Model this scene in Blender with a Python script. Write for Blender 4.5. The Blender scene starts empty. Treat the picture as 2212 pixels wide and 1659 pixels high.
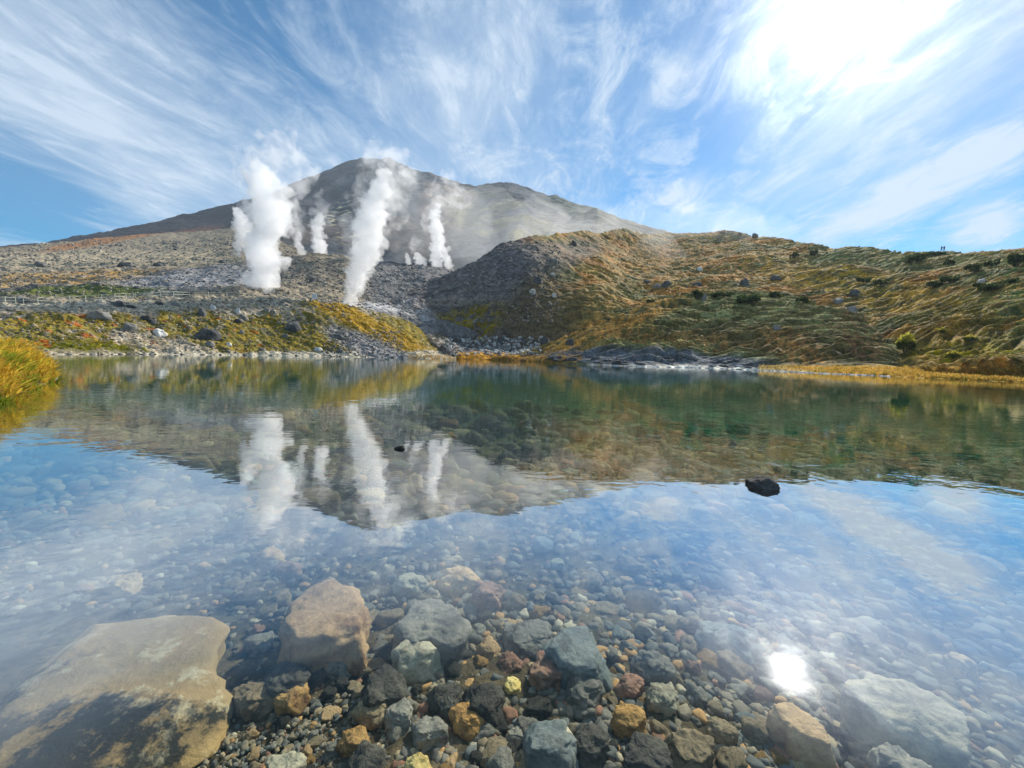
import bpy, math, random
import numpy as np
from mathutils import Vector, Matrix, noise as mnoise
from mathutils.bvhtree import BVHTree
random.seed(11); np.random.seed(11)
S = bpy.context.scene
COL = S.collection

# ------------------------------------------------------------------ camera
PITCH, ROLL, FPX, CX, CY, CAMH = math.radians(4.44), math.radians(1.6), 831.0, 1106.0, 829.5, 1.2
_fw = np.array([0, math.cos(PITCH), -math.sin(PITCH)]); _up = np.array([0, math.sin(PITCH), math.cos(PITCH)]); _rt = np.array([1., 0, 0])
UPV = _up*math.cos(ROLL) - _rt*math.sin(ROLL); RTV = _rt*math.cos(ROLL) + _up*math.sin(ROLL)
CAM = np.array([0., 0., CAMH])
cd = bpy.data.cameras.new('camera'); cam = bpy.data.objects.new('camera', cd); COL.objects.link(cam)
cd.sensor_width = 36; cd.lens = 36*FPX/2212; cd.clip_start = 0.05; cd.clip_end = 20000
m = Matrix.Identity(4)
for i in range(3):
    m[i][0] = RTV[i]; m[i][1] = UPV[i]; m[i][2] = -_fw[i]; m[i][3] = CAM[i]
cam.matrix_world = m
S.camera = cam
def ray(x, y):
    d = (x-CX)*RTV + (CY-y)*UPV + FPX*_fw
    return d/np.linalg.norm(d)
def at(x, y, Y):
    d = ray(x, y); return CAM + d*(Y/d[1])
def onplane(x, y, z=0.0):
    d = ray(x, y); return CAM + d*((z-CAMH)/d[2])

# ------------------------------------------------------------------ render settings
S.render.engine = 'CYCLES'
cy = S.cycles
cy.use_denoising = True
try: cy.denoiser = 'OPENIMAGEDENOISE'
except Exception: pass
cy.max_bounces = 12; cy.diffuse_bounces = 3; cy.glossy_bounces = 4; cy.transmission_bounces = 4
cy.transparent_max_bounces = 80; cy.volume_bounces = 10; cy.volume_max_steps = 256; cy.volume_step_rate = 1.0
cy.sample_clamp_indirect = 8; cy.caustics_reflective = False; cy.caustics_refractive = False
S.view_settings.view_transform = 'Standard'; S.view_settings.look = 'None'
S.view_settings.exposure = 0.60; S.view_settings.gamma = 1

# ------------------------------------------------------------------ sun + sky
sd = ray(1708, 1450)*np.array([1, 1, -1])           # sun seen mirrored in the pond
SUN_EL = math.asin(sd[2]); SUN_AZ = math.atan2(sd[0], sd[1])
sl = bpy.data.lights.new('sun', 'SUN'); sl.energy = 5.0; sl.angle = math.radians(0.53); sl.color = (1, 0.93, 0.82)
so = bpy.data.objects.new('sun', sl); COL.objects.link(so)
so.rotation_euler = Vector(sd).to_track_quat('Z', 'Y').to_euler()

class NT:
    """tiny node helper"""
    def __init__(s, tree): s.t = tree; s.t.nodes.clear()
    def n(s, typ, ins=None, **props):
        nd = s.t.nodes.new(typ)
        for k, v in props.items(): setattr(nd, k, v)
        for k, v in (ins or {}).items():
            sk = nd.inputs[k]
            if isinstance(v, bpy.types.NodeSocket): s.t.links.new(v, sk)
            elif v is not None: sk.default_value = v
        return nd
    def m(s, op, a, b=None, c=None, clamp=False):
        nd = s.t.nodes.new('ShaderNodeMath'); nd.operation = op; nd.use_clamp = clamp
        for i, v in enumerate((a, b, c)):
            if v is None: continue
            if isinstance(v, bpy.types.NodeSocket): s.t.links.new(v, nd.inputs[i])
            else: nd.inputs[i].default_value = v
        return nd.outputs[0]
    def vm(s, op, a, b=None, out=0):
        nd = s.t.nodes.new('ShaderNodeVectorMath'); nd.operation = op
        for i, v in enumerate((a, b)):
            if v is None: continue
            if isinstance(v, bpy.types.NodeSocket): s.t.links.new(v, nd.inputs[i])
            else: nd.inputs[i].default_value = v
        return nd.outputs[out]
    def noise(s, vec, scale, detail=4, rough=.55, dist=0, out=0):
        nd = s.n('ShaderNodeTexNoise', {'Scale': scale, 'Detail': detail, 'Roughness': rough, 'Distortion': dist, 'Vector': vec})
        return nd.outputs[out]
    def ss(s, v, a, b):
        nd = s.n('ShaderNodeMapRange', {'Value': v, 'From Min': a, 'From Max': b}, interpolation_type='SMOOTHSTEP'); return nd.outputs[0]
    def mix(s, f, a, b, blend='MIX'):
        nd = s.t.nodes.new('ShaderNodeMix'); nd.data_type = 'RGBA'; nd.blend_type = blend
        for k, v in ((0, f), (6, a), (7, b)):
            if isinstance(v, bpy.types.NodeSocket): s.t.links.new(v, nd.inputs[k])
            else: nd.inputs[k].default_value = (v if k == 0 else (*v, 1) if len(v) == 3 else v)
        return nd.outputs[2]

world = bpy.data.worlds.new('World'); S.world = world; world.use_nodes = True
w = NT(world.node_tree)
geo = w.n('ShaderNodeTexCoord'); D = geo.outputs['Generated']
sky = w.n('ShaderNodeTexSky', sky_type='NISHITA', sun_disc=False, sun_elevation=SUN_EL, sun_rotation=SUN_AZ, air_density=1.0, dust_density=0.6, ozone_density=2.5, altitude=1600)
sep = w.n('ShaderNodeSeparateXYZ', {0: D}); dz = w.m('MAXIMUM', sep.outputs[2], 0.0)
k = w.m('DIVIDE', 1.0, w.m('ADD', dz, 0.10))
P = w.n('ShaderNodeCombineXYZ', {0: w.m('MULTIPLY', sep.outputs[0], k), 1: w.m('MULTIPLY', sep.outputs[1], k), 2: 0.0}).outputs[0]
rot = w.n('ShaderNodeMapping', {'Vector': P, 'Rotation': (0, 0, math.radians(9))}).outputs[0]
warp = w.noise(rot, 0.45, 3, .5, out=1)
warped = w.vm('ADD', rot, w.vm('MULTIPLY', w.vm('SUBTRACT', warp, (.5, .5, .5)), (.7, .7, 0)))
A = w.n('ShaderNodeMapping', {'Vector': warped, 'Scale': (0.62, 0.20, 1), 'Location': (3.1, 1.7, 0)}).outputs[0]
B = w.n('ShaderNodeMapping', {'Vector': warped, 'Scale': (3.4, 0.75, 1), 'Location': (7.3, 2.2, 0)}).outputs[0]
C = w.n('ShaderNodeMapping', {'Vector': warped, 'Scale': (5.0, 3.0, 1), 'Rotation': (0, 0, .5)}).outputs[0]
veil = w.ss(w.noise(A, 1.6, 5, .55), .34, .62)
strk = w.ss(w.noise(B, 1.0, 9, .68, .5), .30, .74)
ripp = w.ss(w.noise(C, 1.0, 7, .66, .8), .42, .72)
fine = w.noise(w.n('ShaderNodeMapping', {'Vector': warped, 'Scale': (9, 4, 1), 'Rotation': (0, 0, -.3)}).outputs[0], 1.0, 7, .65, .6)
cov = w.m('ADD', w.m('MULTIPLY', veil, .30), w.m('MULTIPLY', strk, w.m('ADD', w.m('MULTIPLY', veil, .24), .10)))
cov = w.m('ADD', cov, w.m('MULTIPLY', ripp, w.m('ADD', w.m('MULTIPLY', w.m('SUBTRACT', 1.0, veil), .22), .28)))
cov = w.m('MULTIPLY', cov, w.m('ADD', .55, w.m('MULTIPLY', w.ss(fine, .3, .7), .75)))
def spot(x, y, n):                    # soft lobe of the sky round one direction
    return w.m('POWER', w.m('MAXIMUM', w.vm('DOT_PRODUCT', D, tuple(ray(x, y)), out=1), 0.0), n)
cov = w.m('ADD', cov, w.m('MULTIPLY', spot(250, 230, 14), .32))
cov = w.m('ADD', cov, w.m('MULTIPLY', spot(980, 300, 30), .22))
cov = w.m('ADD', cov, w.m('MULTIPLY', spot(2150, 330, 12), .10))
cov = w.m('SUBTRACT', cov, w.m('MULTIPLY', spot(560, 30, 40), .45))
cov = w.m('SUBTRACT', cov, w.m('MULTIPLY', spot(60, 440, 260), .6))
cov = w.m('ADD', cov, w.m('MULTIPLY', spot(1300, 250, 25), w.m('MULTIPLY', ripp, .30)))
for (sx_, sy_) in ((1790, 500), (1870, 478), (1940, 440), (2010, 405), (2090, 370), (2160, 335), (2110, 490), (2170, 478), (1455, 430), (1500, 408)):
    cov = w.m('ADD', cov, w.m('MULTIPLY', spot(sx_, sy_, 2200), w.m('MULTIPLY', fine, 1.1)))
cov = w.m('MINIMUM', w.m('MAXIMUM', cov, 0.03), .93)
sdot = w.m('MAXIMUM', w.vm('DOT_PRODUCT', D, tuple(sd), out=1), 0.0)
g1 = w.m('POWER', sdot, 135.0); g2 = w.m('POWER', sdot, 9.0); g0 = w.m('POWER', sdot, 3600.0)
g1 = w.m('MULTIPLY', g1, w.m('ADD', w.m('MULTIPLY', w.m('ADD', strk, ripp), .8), .25))
hs = w.n('ShaderNodeHueSaturation', {'Hue': .490, 'Saturation': 1.72, 'Value': 1.02, 'Color': sky.outputs[0]}).outputs[0]
cb = w.m('ADD', 6.3, w.m('MULTIPLY', g2, .4))
ccol = w.mix(1.0, (0.82, 0.965, 1.14), w.n('ShaderNodeCombineColor', {0: cb, 1: cb, 2: cb}).outputs[0], 'MULTIPLY')
skc = w.mix(cov, hs, ccol)
glow = w.m('ADD', w.m('MULTIPLY', w.m('POWER', g1, 1.35), 17.0), w.m('MULTIPLY', g0, 55.0))
gl = w.n('ShaderNodeCombineColor', {0: glow, 1: w.m('MULTIPLY', glow, .98), 2: w.m('MULTIPLY', glow, .93)}).outputs[0]
skc = w.mix(1.0, skc, gl, 'ADD')
bg = w.n('ShaderNodeBackground', {'Color': skc, 'Strength': 0.085})
w.n('ShaderNodeOutputWorld', {'Surface': bg.outputs[0]})
world.cycles.sampling_method = 'MANUAL'; world.cycles.sample_map_resolution = 1024

# ------------------------------------------------------------------ numpy noise
_perm = np.random.RandomState(5).permutation(256); _perm = np.concatenate([_perm, _perm])
_g = np.random.RandomState(6).normal(size=(256, 3)); _g /= np.linalg.norm(_g, axis=1)[:, None]
def perlin(x, y, z):
    xi, yi, zi = np.floor(x).astype(int), np.floor(y).astype(int), np.floor(z).astype(int)
    xf, yf, zf = x-xi, y-yi, z-zi
    u, v, q = [t*t*t*(t*(t*6-15)+10) for t in (xf, yf, zf)]
    r = 0
    for a in (0, 1):
        for b in (0, 1):
            for c in (0, 1):
                h = _perm[_perm[_perm[(xi+a) & 255]+((yi+b) & 255)]+((zi+c) & 255)]
                g = _g[h]
                d = g[..., 0]*(xf-a)+g[..., 1]*(yf-b)+g[..., 2]*(zf-c)
                r = r + d*(u if a else 1-u)*(v if b else 1-v)*(q if c else 1-q)
    return r*1.5
def fbm(x, y, z=0.0, oct=4, gain=.5, lac=2.03):
    x = np.asarray(x, float); y = np.asarray(y, float); z = np.zeros_like(x)+z
    r = 0; a = 1
    for i in range(oct):
        r = r + a*perlin(x, y, z+i*7.3); x = x*lac; y = y*lac; z = z*lac; a *= gain
    return r
def sstep(v, a, b):
    t = np.clip((v-a)/(b-a), 0, 1); return t*t*(3-2*t)
def blob(PX, PY, cx, cy_, rx, ry, rot=0.0):
    c, s_ = math.cos(math.radians(rot)), math.sin(math.radians(rot))
    dx, dy = PX-cx, PY-cy_
    return 1-sstep(np.sqrt(((dx*c+dy*s_)/rx)**2+((-dx*s_+dy*c)/ry)**2), .6, 1.25)
def lerpc(c, m_, col):
    return c*(1-m_[..., None]) + np.array(col)*m_[..., None]

# ------------------------------------------------------------------ object helpers
def tag(o, label=None, cat=None, group=None, kind=None):
    if label: o['label'] = label
    if cat: o['category'] = cat
    if group: o['group'] = group
    if kind: o['kind'] = kind
    return o
def mesh_np(name, V, F, mats=(), col=None, smooth=True, parent=None):
    V = np.asarray(V, float)
    me = bpy.data.meshes.new(name)
    if isinstance(F, np.ndarray):
        n, k_ = F.shape
        me.vertices.add(len(V)); me.vertices.foreach_set('co', V.astype(np.float32).ravel())
        me.loops.add(n*k_); me.loops.foreach_set('vertex_index', F.astype(np.int32).ravel())
        me.polygons.add(n); me.polygons.foreach_set('loop_start', np.arange(0, n*k_, k_, dtype=np.int32))
        me.update(calc_edges=True); me.validate()
    else:
        me.from_pydata([tuple(v) for v in V], [], F); me.update()
    me.polygons.foreach_set('use_smooth', [smooth]*len(me.polygons))
    if col is not None:
        at_ = me.color_attributes.new('tone', 'FLOAT_COLOR', 'POINT')
        c4 = np.ones((len(V), 4), np.float32); c4[:, :3] = np.clip(col, 0, 1); at_.data.foreach_set('color', c4.ravel())
    for m_ in mats: me.materials.append(m_)
    o = bpy.data.objects.new(name, me); COL.objects.link(o)
    if parent: o.parent = parent
    return o
def empty(name, loc, parent=None):
    o = bpy.data.objects.new(name, None); COL.objects.link(o); o.location = loc; o.empty_display_size = .2
    if parent: o.parent = parent
    return o
def gridF(nu, nv):
    i = np.arange(nu*nv).reshape(nv, nu)
    return np.stack([i[:-1, :-1], i[:-1, 1:], i[1:, 1:], i[1:, :-1]], -1).reshape(-1, 4)

# ------------------------------------------------------------------ materials
MATS = {}
def newmat(name):
    m_ = bpy.data.materials.new(name); m_.use_nodes = True; MATS[name] = m_
    return m_, NT(m_.node_tree)
def ground_mat(name, s1, s2, bump, contrast=.5, speck=0.0, bdist=.1):
    m_, t = newmat(name)
    vc = t.n('ShaderNodeVertexColor', layer_name='tone').outputs[0]
    co = t.n('ShaderNodeTexCoord').outputs['Object']
    a = t.noise(co, s1, 6, .65); b = t.noise(co, s2, 5, .7)
    f = t.m('MULTIPLY', t.m('ADD', 1-contrast*.5, t.m('MULTIPLY', t.ss(a, .3, .7), contrast)), t.m('ADD', 1-contrast*.5, t.m('MULTIPLY', t.ss(b, .3, .7), contrast)))
    c = t.mix(1.0, vc, t.n('ShaderNodeCombineColor', {0: f, 1: f, 2: f}).outputs[0], 'MULTIPLY')
    if speck:
        vo = t.n('ShaderNodeTexVoronoi', {'Vector': co, 'Scale': s2*.8}).outputs[0]
        sp = t.m('MULTIPLY', t.m('SUBTRACT', 1.0, t.ss(vo, .12, .26)), t.ss(t.noise(co, s2*.6, 2), .5, .62))
        c = t.mix(t.m('MULTIPLY', sp, speck), c, (.36, .35, .33))
    hgt = t.m('ADD', a, t.m('MULTIPLY', b, .5))
    bp = t.n('ShaderNodeBump', {'Strength': bump, 'Distance': bdist, 'Height': hgt})
    bs = t.n('ShaderNodeBsdfPrincipled', {'Base Color': c, 'Roughness': .92, 'Specular IOR Level': .15, 'Normal': bp.outputs[0]})
    t.n('ShaderNodeOutputMaterial', {'Surface': bs.outputs[0]})
    return m_
M_bank = ground_mat('bank_ground', 1.1, 5.0, .8, .9, .7, .12)
M_scree = ground_mat('scree_ground', .9, 4.0, .8, .9, .7, .2)
M_hill = ground_mat('hill_turf', .55, 2.4, 1.0, 1.0, .08, .3)
M_mount = ground_mat('mountain_rock', .014, .08, .9, .8, .12, 6.0)
M_bed = ground_mat('bed_gravel', 3.0, 22.0, .9, .9, .3, .03)

def rock_mat(name, c1, c2, c3, sc=6.0, bump=.6, speck=None, rough=.85):
    m_, t = newmat(name)
    co = t.n('ShaderNodeTexCoord').outputs['Object']; oi = t.n('ShaderNodeObjectInfo')
    co = t.vm('ADD', co, t.n('ShaderNodeCombineXYZ', {0: t.m('MULTIPLY', oi.outputs['Random'], 50.0), 1: 3.0, 2: t.m('MULTIPLY', oi.outputs['Random'], 17.0)}).outputs[0])
    a = t.noise(co, sc*.35, 5, .6); b = t.noise(co, sc, 8, .7); c_ = t.noise(co, sc*5, 5, .7)
    c = t.mix(t.ss(a, .38, .62), c1, c2); c = t.mix(t.ss(b, .5, .68), c, c3)
    f = t.m('MULTIPLY', t.m('ADD', .35, t.m('MULTIPLY', c_, 1.3)), t.m('ADD', .8, t.m('MULTIPLY', oi.outputs['Random'], .4)))
    c = t.mix(1.0, c, t.n('ShaderNodeCombineColor', {0: f, 1: f, 2: f}).outputs[0], 'MULTIPLY')
    if speck:
        sp = t.m('MULTIPLY', t.ss(t.noise(co, sc*9, 4, .6), .60, .66), t.ss(t.noise(co, sc*1.2, 2), .50, .60)); c = t.mix(sp, c, speck)
    bp = t.n('ShaderNodeBump', {'Strength': bump, 'Distance': .35/sc, 'Height': t.m('ADD', b, t.m('MULTIPLY', c_, .15))})
    bs = t.n('ShaderNodeBsdfPrincipled', {'Base Color': c, 'Roughness': rough, 'Specular IOR Level': .25, 'Normal': bp.outputs[0]})
    t.n('ShaderNodeOutputMaterial', {'Surface': bs.outputs[0]})
    return m_
RM = {
 'grey': rock_mat('stone_grey', (.21, .19, .155), (.32, .285, .22), (.10, .088, .07), 9),
 'bluegrey': rock_mat('stone_blue_grey', (.17, .19, .175), (.25, .26, .23), (.10, .10, .09), 9),
 'dark': rock_mat('stone_dark', (.065, .058, .048), (.125, .11, .085), (.025, .022, .018), 9, 1),
 'brown': rock_mat('stone_brown', (.25, .18, .10), (.36, .27, .16), (.11, .075, .045), 9),
 'tan': rock_mat('stone_tan', (.52, .33, .16), (.62, .40, .20), (.30, .16, .07), 6),
 'orange': rock_mat('stone_orange', (0.442, 0.234, 0.0715), (0.546, 0.325, 0.117), (0.182, 0.091, 0.039), 9, .9),
 'red': rock_mat('stone_red_brown', (.27, .13, .08), (.38, .22, .14), (.13, .08, .055), 9),
 'yellow': rock_mat('stone_yellow', (0.65, 0.455, 0.13), (0.8, 0.598, 0.234), (0.312, 0.182, 0.052), 14, .9),
 'pale': rock_mat('stone_pale', (.40, .34, .23), (.48, .42, .29), (.22, .18, .12), 8),
 'slab': rock_mat('stone_slab', (.30, .21, .11), (.42, .29, .14), (.035, .028, .02), 3.0, .3, (.62, .56, .42)),
 'boulder': rock_mat('boulder_dark', (.07, .075, .08), (.13, .13, .125), (.035, .037, .04), 1.6, .9),
 'boulderg': rock_mat('boulder_grey', (.17, .165, .15), (.25, .24, .22), (.09, .088, .08), 1.8, 1),
 'boulderp': rock_mat('boulder_pale', (.46, .46, .44), (.58, .57, .54), (.28, .28, .27), 1.8, .6),
 'wet': rock_mat('stone_wet_black', (.04, .038, .036), (.09, .082, .075), (.018, .016, .015), 8, .9, None, .95),
}
def slab_mat():
    m_, t = newmat('stone_slab_stained'); co = t.n('ShaderNodeTexCoord').outputs['Object']
    a = t.noise(co, 1.3, 5, .6); b = t.noise(co, 7, 8, .72); d = t.noise(co, 3, 6, .7); s_ = t.noise(co, 26, 4, .6)
    c = t.mix(t.ss(a, .35, .65), (.34, .24, .12), (.48, .30, .12))
    f = t.m('ADD', .65, t.m('MULTIPLY', b, .7)); c = t.mix(1.0, c, t.n('ShaderNodeCombineColor', {0: f, 1: f, 2: f}).outputs[0], 'MULTIPLY')
    y = t.n('ShaderNodeSeparateXYZ', {0: co})
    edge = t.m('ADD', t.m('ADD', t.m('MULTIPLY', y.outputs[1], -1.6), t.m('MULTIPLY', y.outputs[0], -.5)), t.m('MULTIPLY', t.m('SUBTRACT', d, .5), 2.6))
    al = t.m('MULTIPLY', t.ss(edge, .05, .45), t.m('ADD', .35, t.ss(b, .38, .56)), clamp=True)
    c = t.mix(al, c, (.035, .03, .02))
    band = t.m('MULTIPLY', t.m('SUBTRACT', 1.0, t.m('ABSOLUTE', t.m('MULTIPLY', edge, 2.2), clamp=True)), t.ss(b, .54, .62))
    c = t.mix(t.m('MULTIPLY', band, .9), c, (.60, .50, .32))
    bp = t.n('ShaderNodeBump', {'Strength': .6, 'Distance': .03, 'Height': t.m('ADD', b, t.m('MULTIPLY', d, .8))})
    bs = t.n('ShaderNodeBsdfPrincipled', {'Base Color': c, 'Roughness': .9, 'Specular IOR Level': .2, 'Normal': bp.outputs[0]})
    t.n('ShaderNodeOutputMaterial', {'Surface': bs.outputs[0]}); return m_
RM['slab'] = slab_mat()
def leaf_mat(name, trans=.45):
    m_, t = newmat(name)
    vc = t.n('ShaderNodeVertexColor', layer_name='tone').outputs[0]
    d = t.n('ShaderNodeBsdfDiffuse', {'Color': vc}); tr = t.n('ShaderNodeBsdfTranslucent', {'Color': vc})
    mx = t.n('ShaderNodeMixShader', {0: trans, 1: d.outputs[0], 2: tr.outputs[0]})
    t.n('ShaderNodeOutputMaterial', {'Surface': mx.outputs[0]}); return m_
M_leaf = leaf_mat('foliage')
def plain(name, col, rough=.7, sc=8.0):
    m_, t = newmat(name)
    co = t.n('ShaderNodeTexCoord').outputs['Object']; a = t.noise(co, sc, 4)
    c = t.mix(a, tuple(v*.75 for v in col), tuple(min(1, v*1.2) for v in col))
    bs = t.n('ShaderNodeBsdfPrincipled', {'Base Color': c, 'Roughness': rough})
    t.n('ShaderNodeOutputMaterial', {'Surface': bs.outputs[0]}); return m_

# ------------------------------------------------------------------ terrain sheets
BVH = []; TCOL = {}
def smooth_ax(a, k_, ax):
    if k_ < 1: return a
    pad = [(0, 0)]*a.ndim; pad[ax] = (k_, k_)
    p = np.pad(a, pad, mode='reflect', reflect_type='odd')
    ker = np.hanning(2*k_+3)[1:-1]; ker /= ker.sum()
    return np.apply_along_axis(lambda v: np.convolve(v, ker, 'valid'), ax, p)
def sheet(name, cols, nu, nv, disp, colf, mat, shore=True, ku=8, kv=6, back=(1.25, .10), rowpx=None):
    """patch surface through measured profiles: cols = [(x, [(y, depth), ...])], bottom to crest"""
    xs = np.array([c[0] for c in cols], float); R_ = len(cols[0][1])
    ctl = np.zeros((R_, len(cols), 2))
    for j, (x, pr) in enumerate(cols):
        for i, (y, dd) in enumerate(pr):
            if dd is None: dd = onplane(x, y, 0.0)[1]
            ctl[i, j] = (y, dd)
    U = np.linspace(xs[0], xs[-1], nu)
    rows = np.stack([np.stack([np.interp(U, xs, ctl[i, :, c]) for c in (0, 1)], -1) for i in range(R_)])   # R,nu,2
    rows[..., 1] = np.exp(smooth_ax(np.log(rows[..., 1]), ku, 1)); rows[..., 0] = smooth_ax(rows[..., 0], max(1, ku//3), 1)
    tv = np.linspace(0, R_-1, nv)
    i0 = np.minimum(tv.astype(int), R_-2); fr = (tv-i0)[:, None, None]
    G = rows[i0]*(1-fr)+rows[i0+1]*fr
    G = smooth_ax(G, kv, 0)
    PX = np.broadcast_to(U, (nv, nu)).copy(); PY = G[..., 0]
    d = ((PX-CX)[..., None]*RTV + (CY-PY)[..., None]*UPV + FPX*_fw)
    W = CAM + d*(G[..., 1]/d[..., 1])[..., None]
    pre = []; post = []
    if shore:
        e = W[0].copy(); n_ = e.copy(); n_[:, 1] -= 3; n_[:, 2] = -2.2
        W[0, :, 2] = np.minimum(W[0, :, 2], .02)
        pre = [n_, (n_+e)/2-[0, 0, .1]]
    else:
        n_ = W[0].copy(); n_[:, 1] -= 2; n_[:, 2] = -3; pre = [n_]
    cr = W[-1]
    for f_, dz_ in ((.35, .12), (1, 1)):
        q = CAM + (cr-CAM)*(1+(back[0]-1)*f_); q[:, 2] = cr[:, 2] - dz_*np.maximum(cr[:, 2]*back[1]*6, 2.0); post.append(q)
    npre = len(pre)
    W = np.concatenate([np.array(pre), W, np.array(post)], 0)
    PX = np.broadcast_to(U, (W.shape[0], nu)); PY = np.concatenate([np.repeat(PY[:1], npre, 0), PY, np.repeat(PY[-1:], 2, 0)], 0)
    dz = disp(W[..., 0], W[..., 1], PX, PY)
    fade = sstep(np.arange(W.shape[0])[:, None].astype(float), npre-1, npre+nv*.06) if shore else 1.0
    W[..., 2] += dz*fade
    col = colf(PX, PY, W[..., 0], W[..., 1], W[..., 2])
    lum = col.mean(-1, keepdims=True); col = np.clip(lum+(col-lum)*1.3, .004, 1)
    o = mesh_np(name, W.reshape(-1, 3), gridF(nu, W.shape[0]), [mat], col.reshape(-1, 3))
    o['kind'] = 'structure'
    TCOL[name] = col.reshape(-1, 3); TCOL[name+'F'] = gridF(nu, W.shape[0])
    BVH.append((name, BVHTree.FromPolygons([tuple(v) for v in W.reshape(-1, 3)], [tuple(f) for f in gridF(nu, W.shape[0])])))
    return o
def hit(x, y):
    d = Vector(ray(x, y)); best = None
    for n_, b in BVH:
        r = b.ray_cast(Vector(CAM), d)
        if r[0] is not None and (best is None or r[3] < best[3]): best = (r[0], r[1], n_, r[3], r[2])
    return best

C_ = lambda *a: np.array(a)
# --- left bank
crest = [(-250, 660, 42), (0, 655, 50), (150, 652, 54), (300, 643, 62), (480, 640, 70), (570, 646, 74), (680, 650, 76), (755, 663, 80), (850, 681, 88), (900, 705, 92), (940, 736, 96), (985, 768, 100)]
shore_l = [(-250, 775), (0, 766), (300, 765.5), (600, 768), (860, 773), (985, 776.5)]
def sh(x): return float(np.interp(x, [p[0] for p in shore_l], [p[1] for p in shore_l]))
cols = []
for x, yc, dc in crest:
    ys = sh(x); d0 = onplane(x, ys, 0)[1]
    dc = max(dc, d0*1.04)
    cols.append((x, [(ys, d0), (ys-(ys-yc)*.08, d0+(dc-d0)*.10), (ys-(ys-yc)*.45, d0+(dc-d0)*.42), (ys-(ys-yc)*.8, d0+(dc-d0)*.72), (yc, dc)]))
def disp_bank(X, Y, PX, PY):
    return .45*fbm(X*.16, Y*.16, 1, 3)+.34*fbm(X*.6, Y*.9, 2, 4)+.12*fbm(X*2.2, Y*2.5, 3, 3)
def col_bank(PX, PY, X, Y, Z):
    n1 = fbm(X*.25, Y*.3, 9, 4); n2 = fbm(X*.9, Y*1.1, 12, 4); n3 = fbm(X*2.5, Y*2.5, 15, 3)
    c = np.zeros(PX.shape+(3,))+C_(.31, .27, .21)
    c = lerpc(c, sstep(n2, .0, .4)*.6, (.38, .36, .32))
    veg = sstep(PY, 655, 700)*(1-sstep(PY, 758, 764))
    veg = veg*(1-blob(PX, PY, 330, 740, 130, 22, 8))*(1-blob(PX, PY, 800, 748, 110, 30, 22)*.95)
    veg = np.maximum(veg, blob(PX, PY, 790, 705, 190, 30, 24))
    v = sstep(veg+.8*n2+.5*n1, .35, .75)
    vc = lerpc(np.zeros(PX.shape+(3,))+C_(.15, .125, .045), sstep(n1+.3*n3, -.25, .35), (.22, .165, .05))
    vc = lerpc(vc, sstep(n3+.4*n2, .2, .6), (.10, .11, .03))
    vc = lerpc(vc, blob(PX, PY, 800, 705, 200, 20, 26)*.8, (.33, .21, .055))
    vc = lerpc(vc, blob(PX, PY, 200, 752, 200, 12)*.7, (.16, .17, .03))
    c = c*(1-v[..., None])+vc*v[..., None]
    red = .8*sstep(fbm(X*.5, Y*.7, 31, 3), .5, .62)*sstep(PY, 670, 690)*(1-sstep(PY, 745, 760))*(1-sstep(PX, 500, 640))
    c = lerpc(c, red*.85, (.45, .10, .05))
    c = lerpc(c, sstep(PY, 757, 763)*(1-sstep(PX, 620, 700)*.0)*.8, (.46, .42, .34))
    c = lerpc(c, blob(PX, PY, 800, 748, 120, 24, 22)*.85, (.19, .19, .20))
    c = lerpc(c, blob(PX, PY, 120, 662, 300, 14)*.7, (.42, .38, .31))
    return c
sheet('left_bank', cols, 760, 230, disp_bank, col_bank, M_bank, back=(1.12, .05))

# --- grey rocky slope behind it
cols = [(-350, [(672, 62), (620, 80), (590, 105), (565, 135), (548, 210)]),
        (0, [(668, 66), (620, 84), (585, 112), (562, 150), (535, 260)]),
        (150, [(665, 68), (622, 86), (585, 116), (560, 160), (521, 320)]),
        (300, [(660, 72), (622, 90), (585, 120), (557, 170), (508, 380)]),
        (420, [(655, 76), (615, 95), (580, 125), (547, 180), (500, 420)]),
        (520, [(660, 78), (612, 98), (575, 125), (538, 180), (490, 420)]),
        (600, [(665, 80), (625, 95), (580, 120), (548, 160), (520, 260)]),
        (680, [(668, 82), (630, 98), (590, 115), (568, 130), (552, 150)]),
        (745, [(672, 84), (635, 100), (600, 116), (575, 132), (557, 150)]),
        (800, [(680, 88), (645, 104), (615, 118), (590, 130), (572, 150)]),
        (860, [(690, 92), (660, 104), (632, 116), (606, 130), (580, 155)]),
        (920, [(700, 96), (668, 106), (635, 120), (605, 136), (578, 165)]),
        (1000, [(710, 100), (675, 112), (640, 130), (605, 150), (577, 185)]),
        (1080, [(720, 104), (675, 118), (640, 135), (600, 160), (572, 200)])]
def disp_scree(X, Y, PX, PY):
    f = sstep(PY, 500, 600)
    return 1.4*fbm(X*.03, Y*.03, 4, 3)+.9*fbm(X*.14, Y*.16, 5, 4)*1.0+.28*fbm(X*.7, Y*.7, 6, 3)*f
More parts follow.
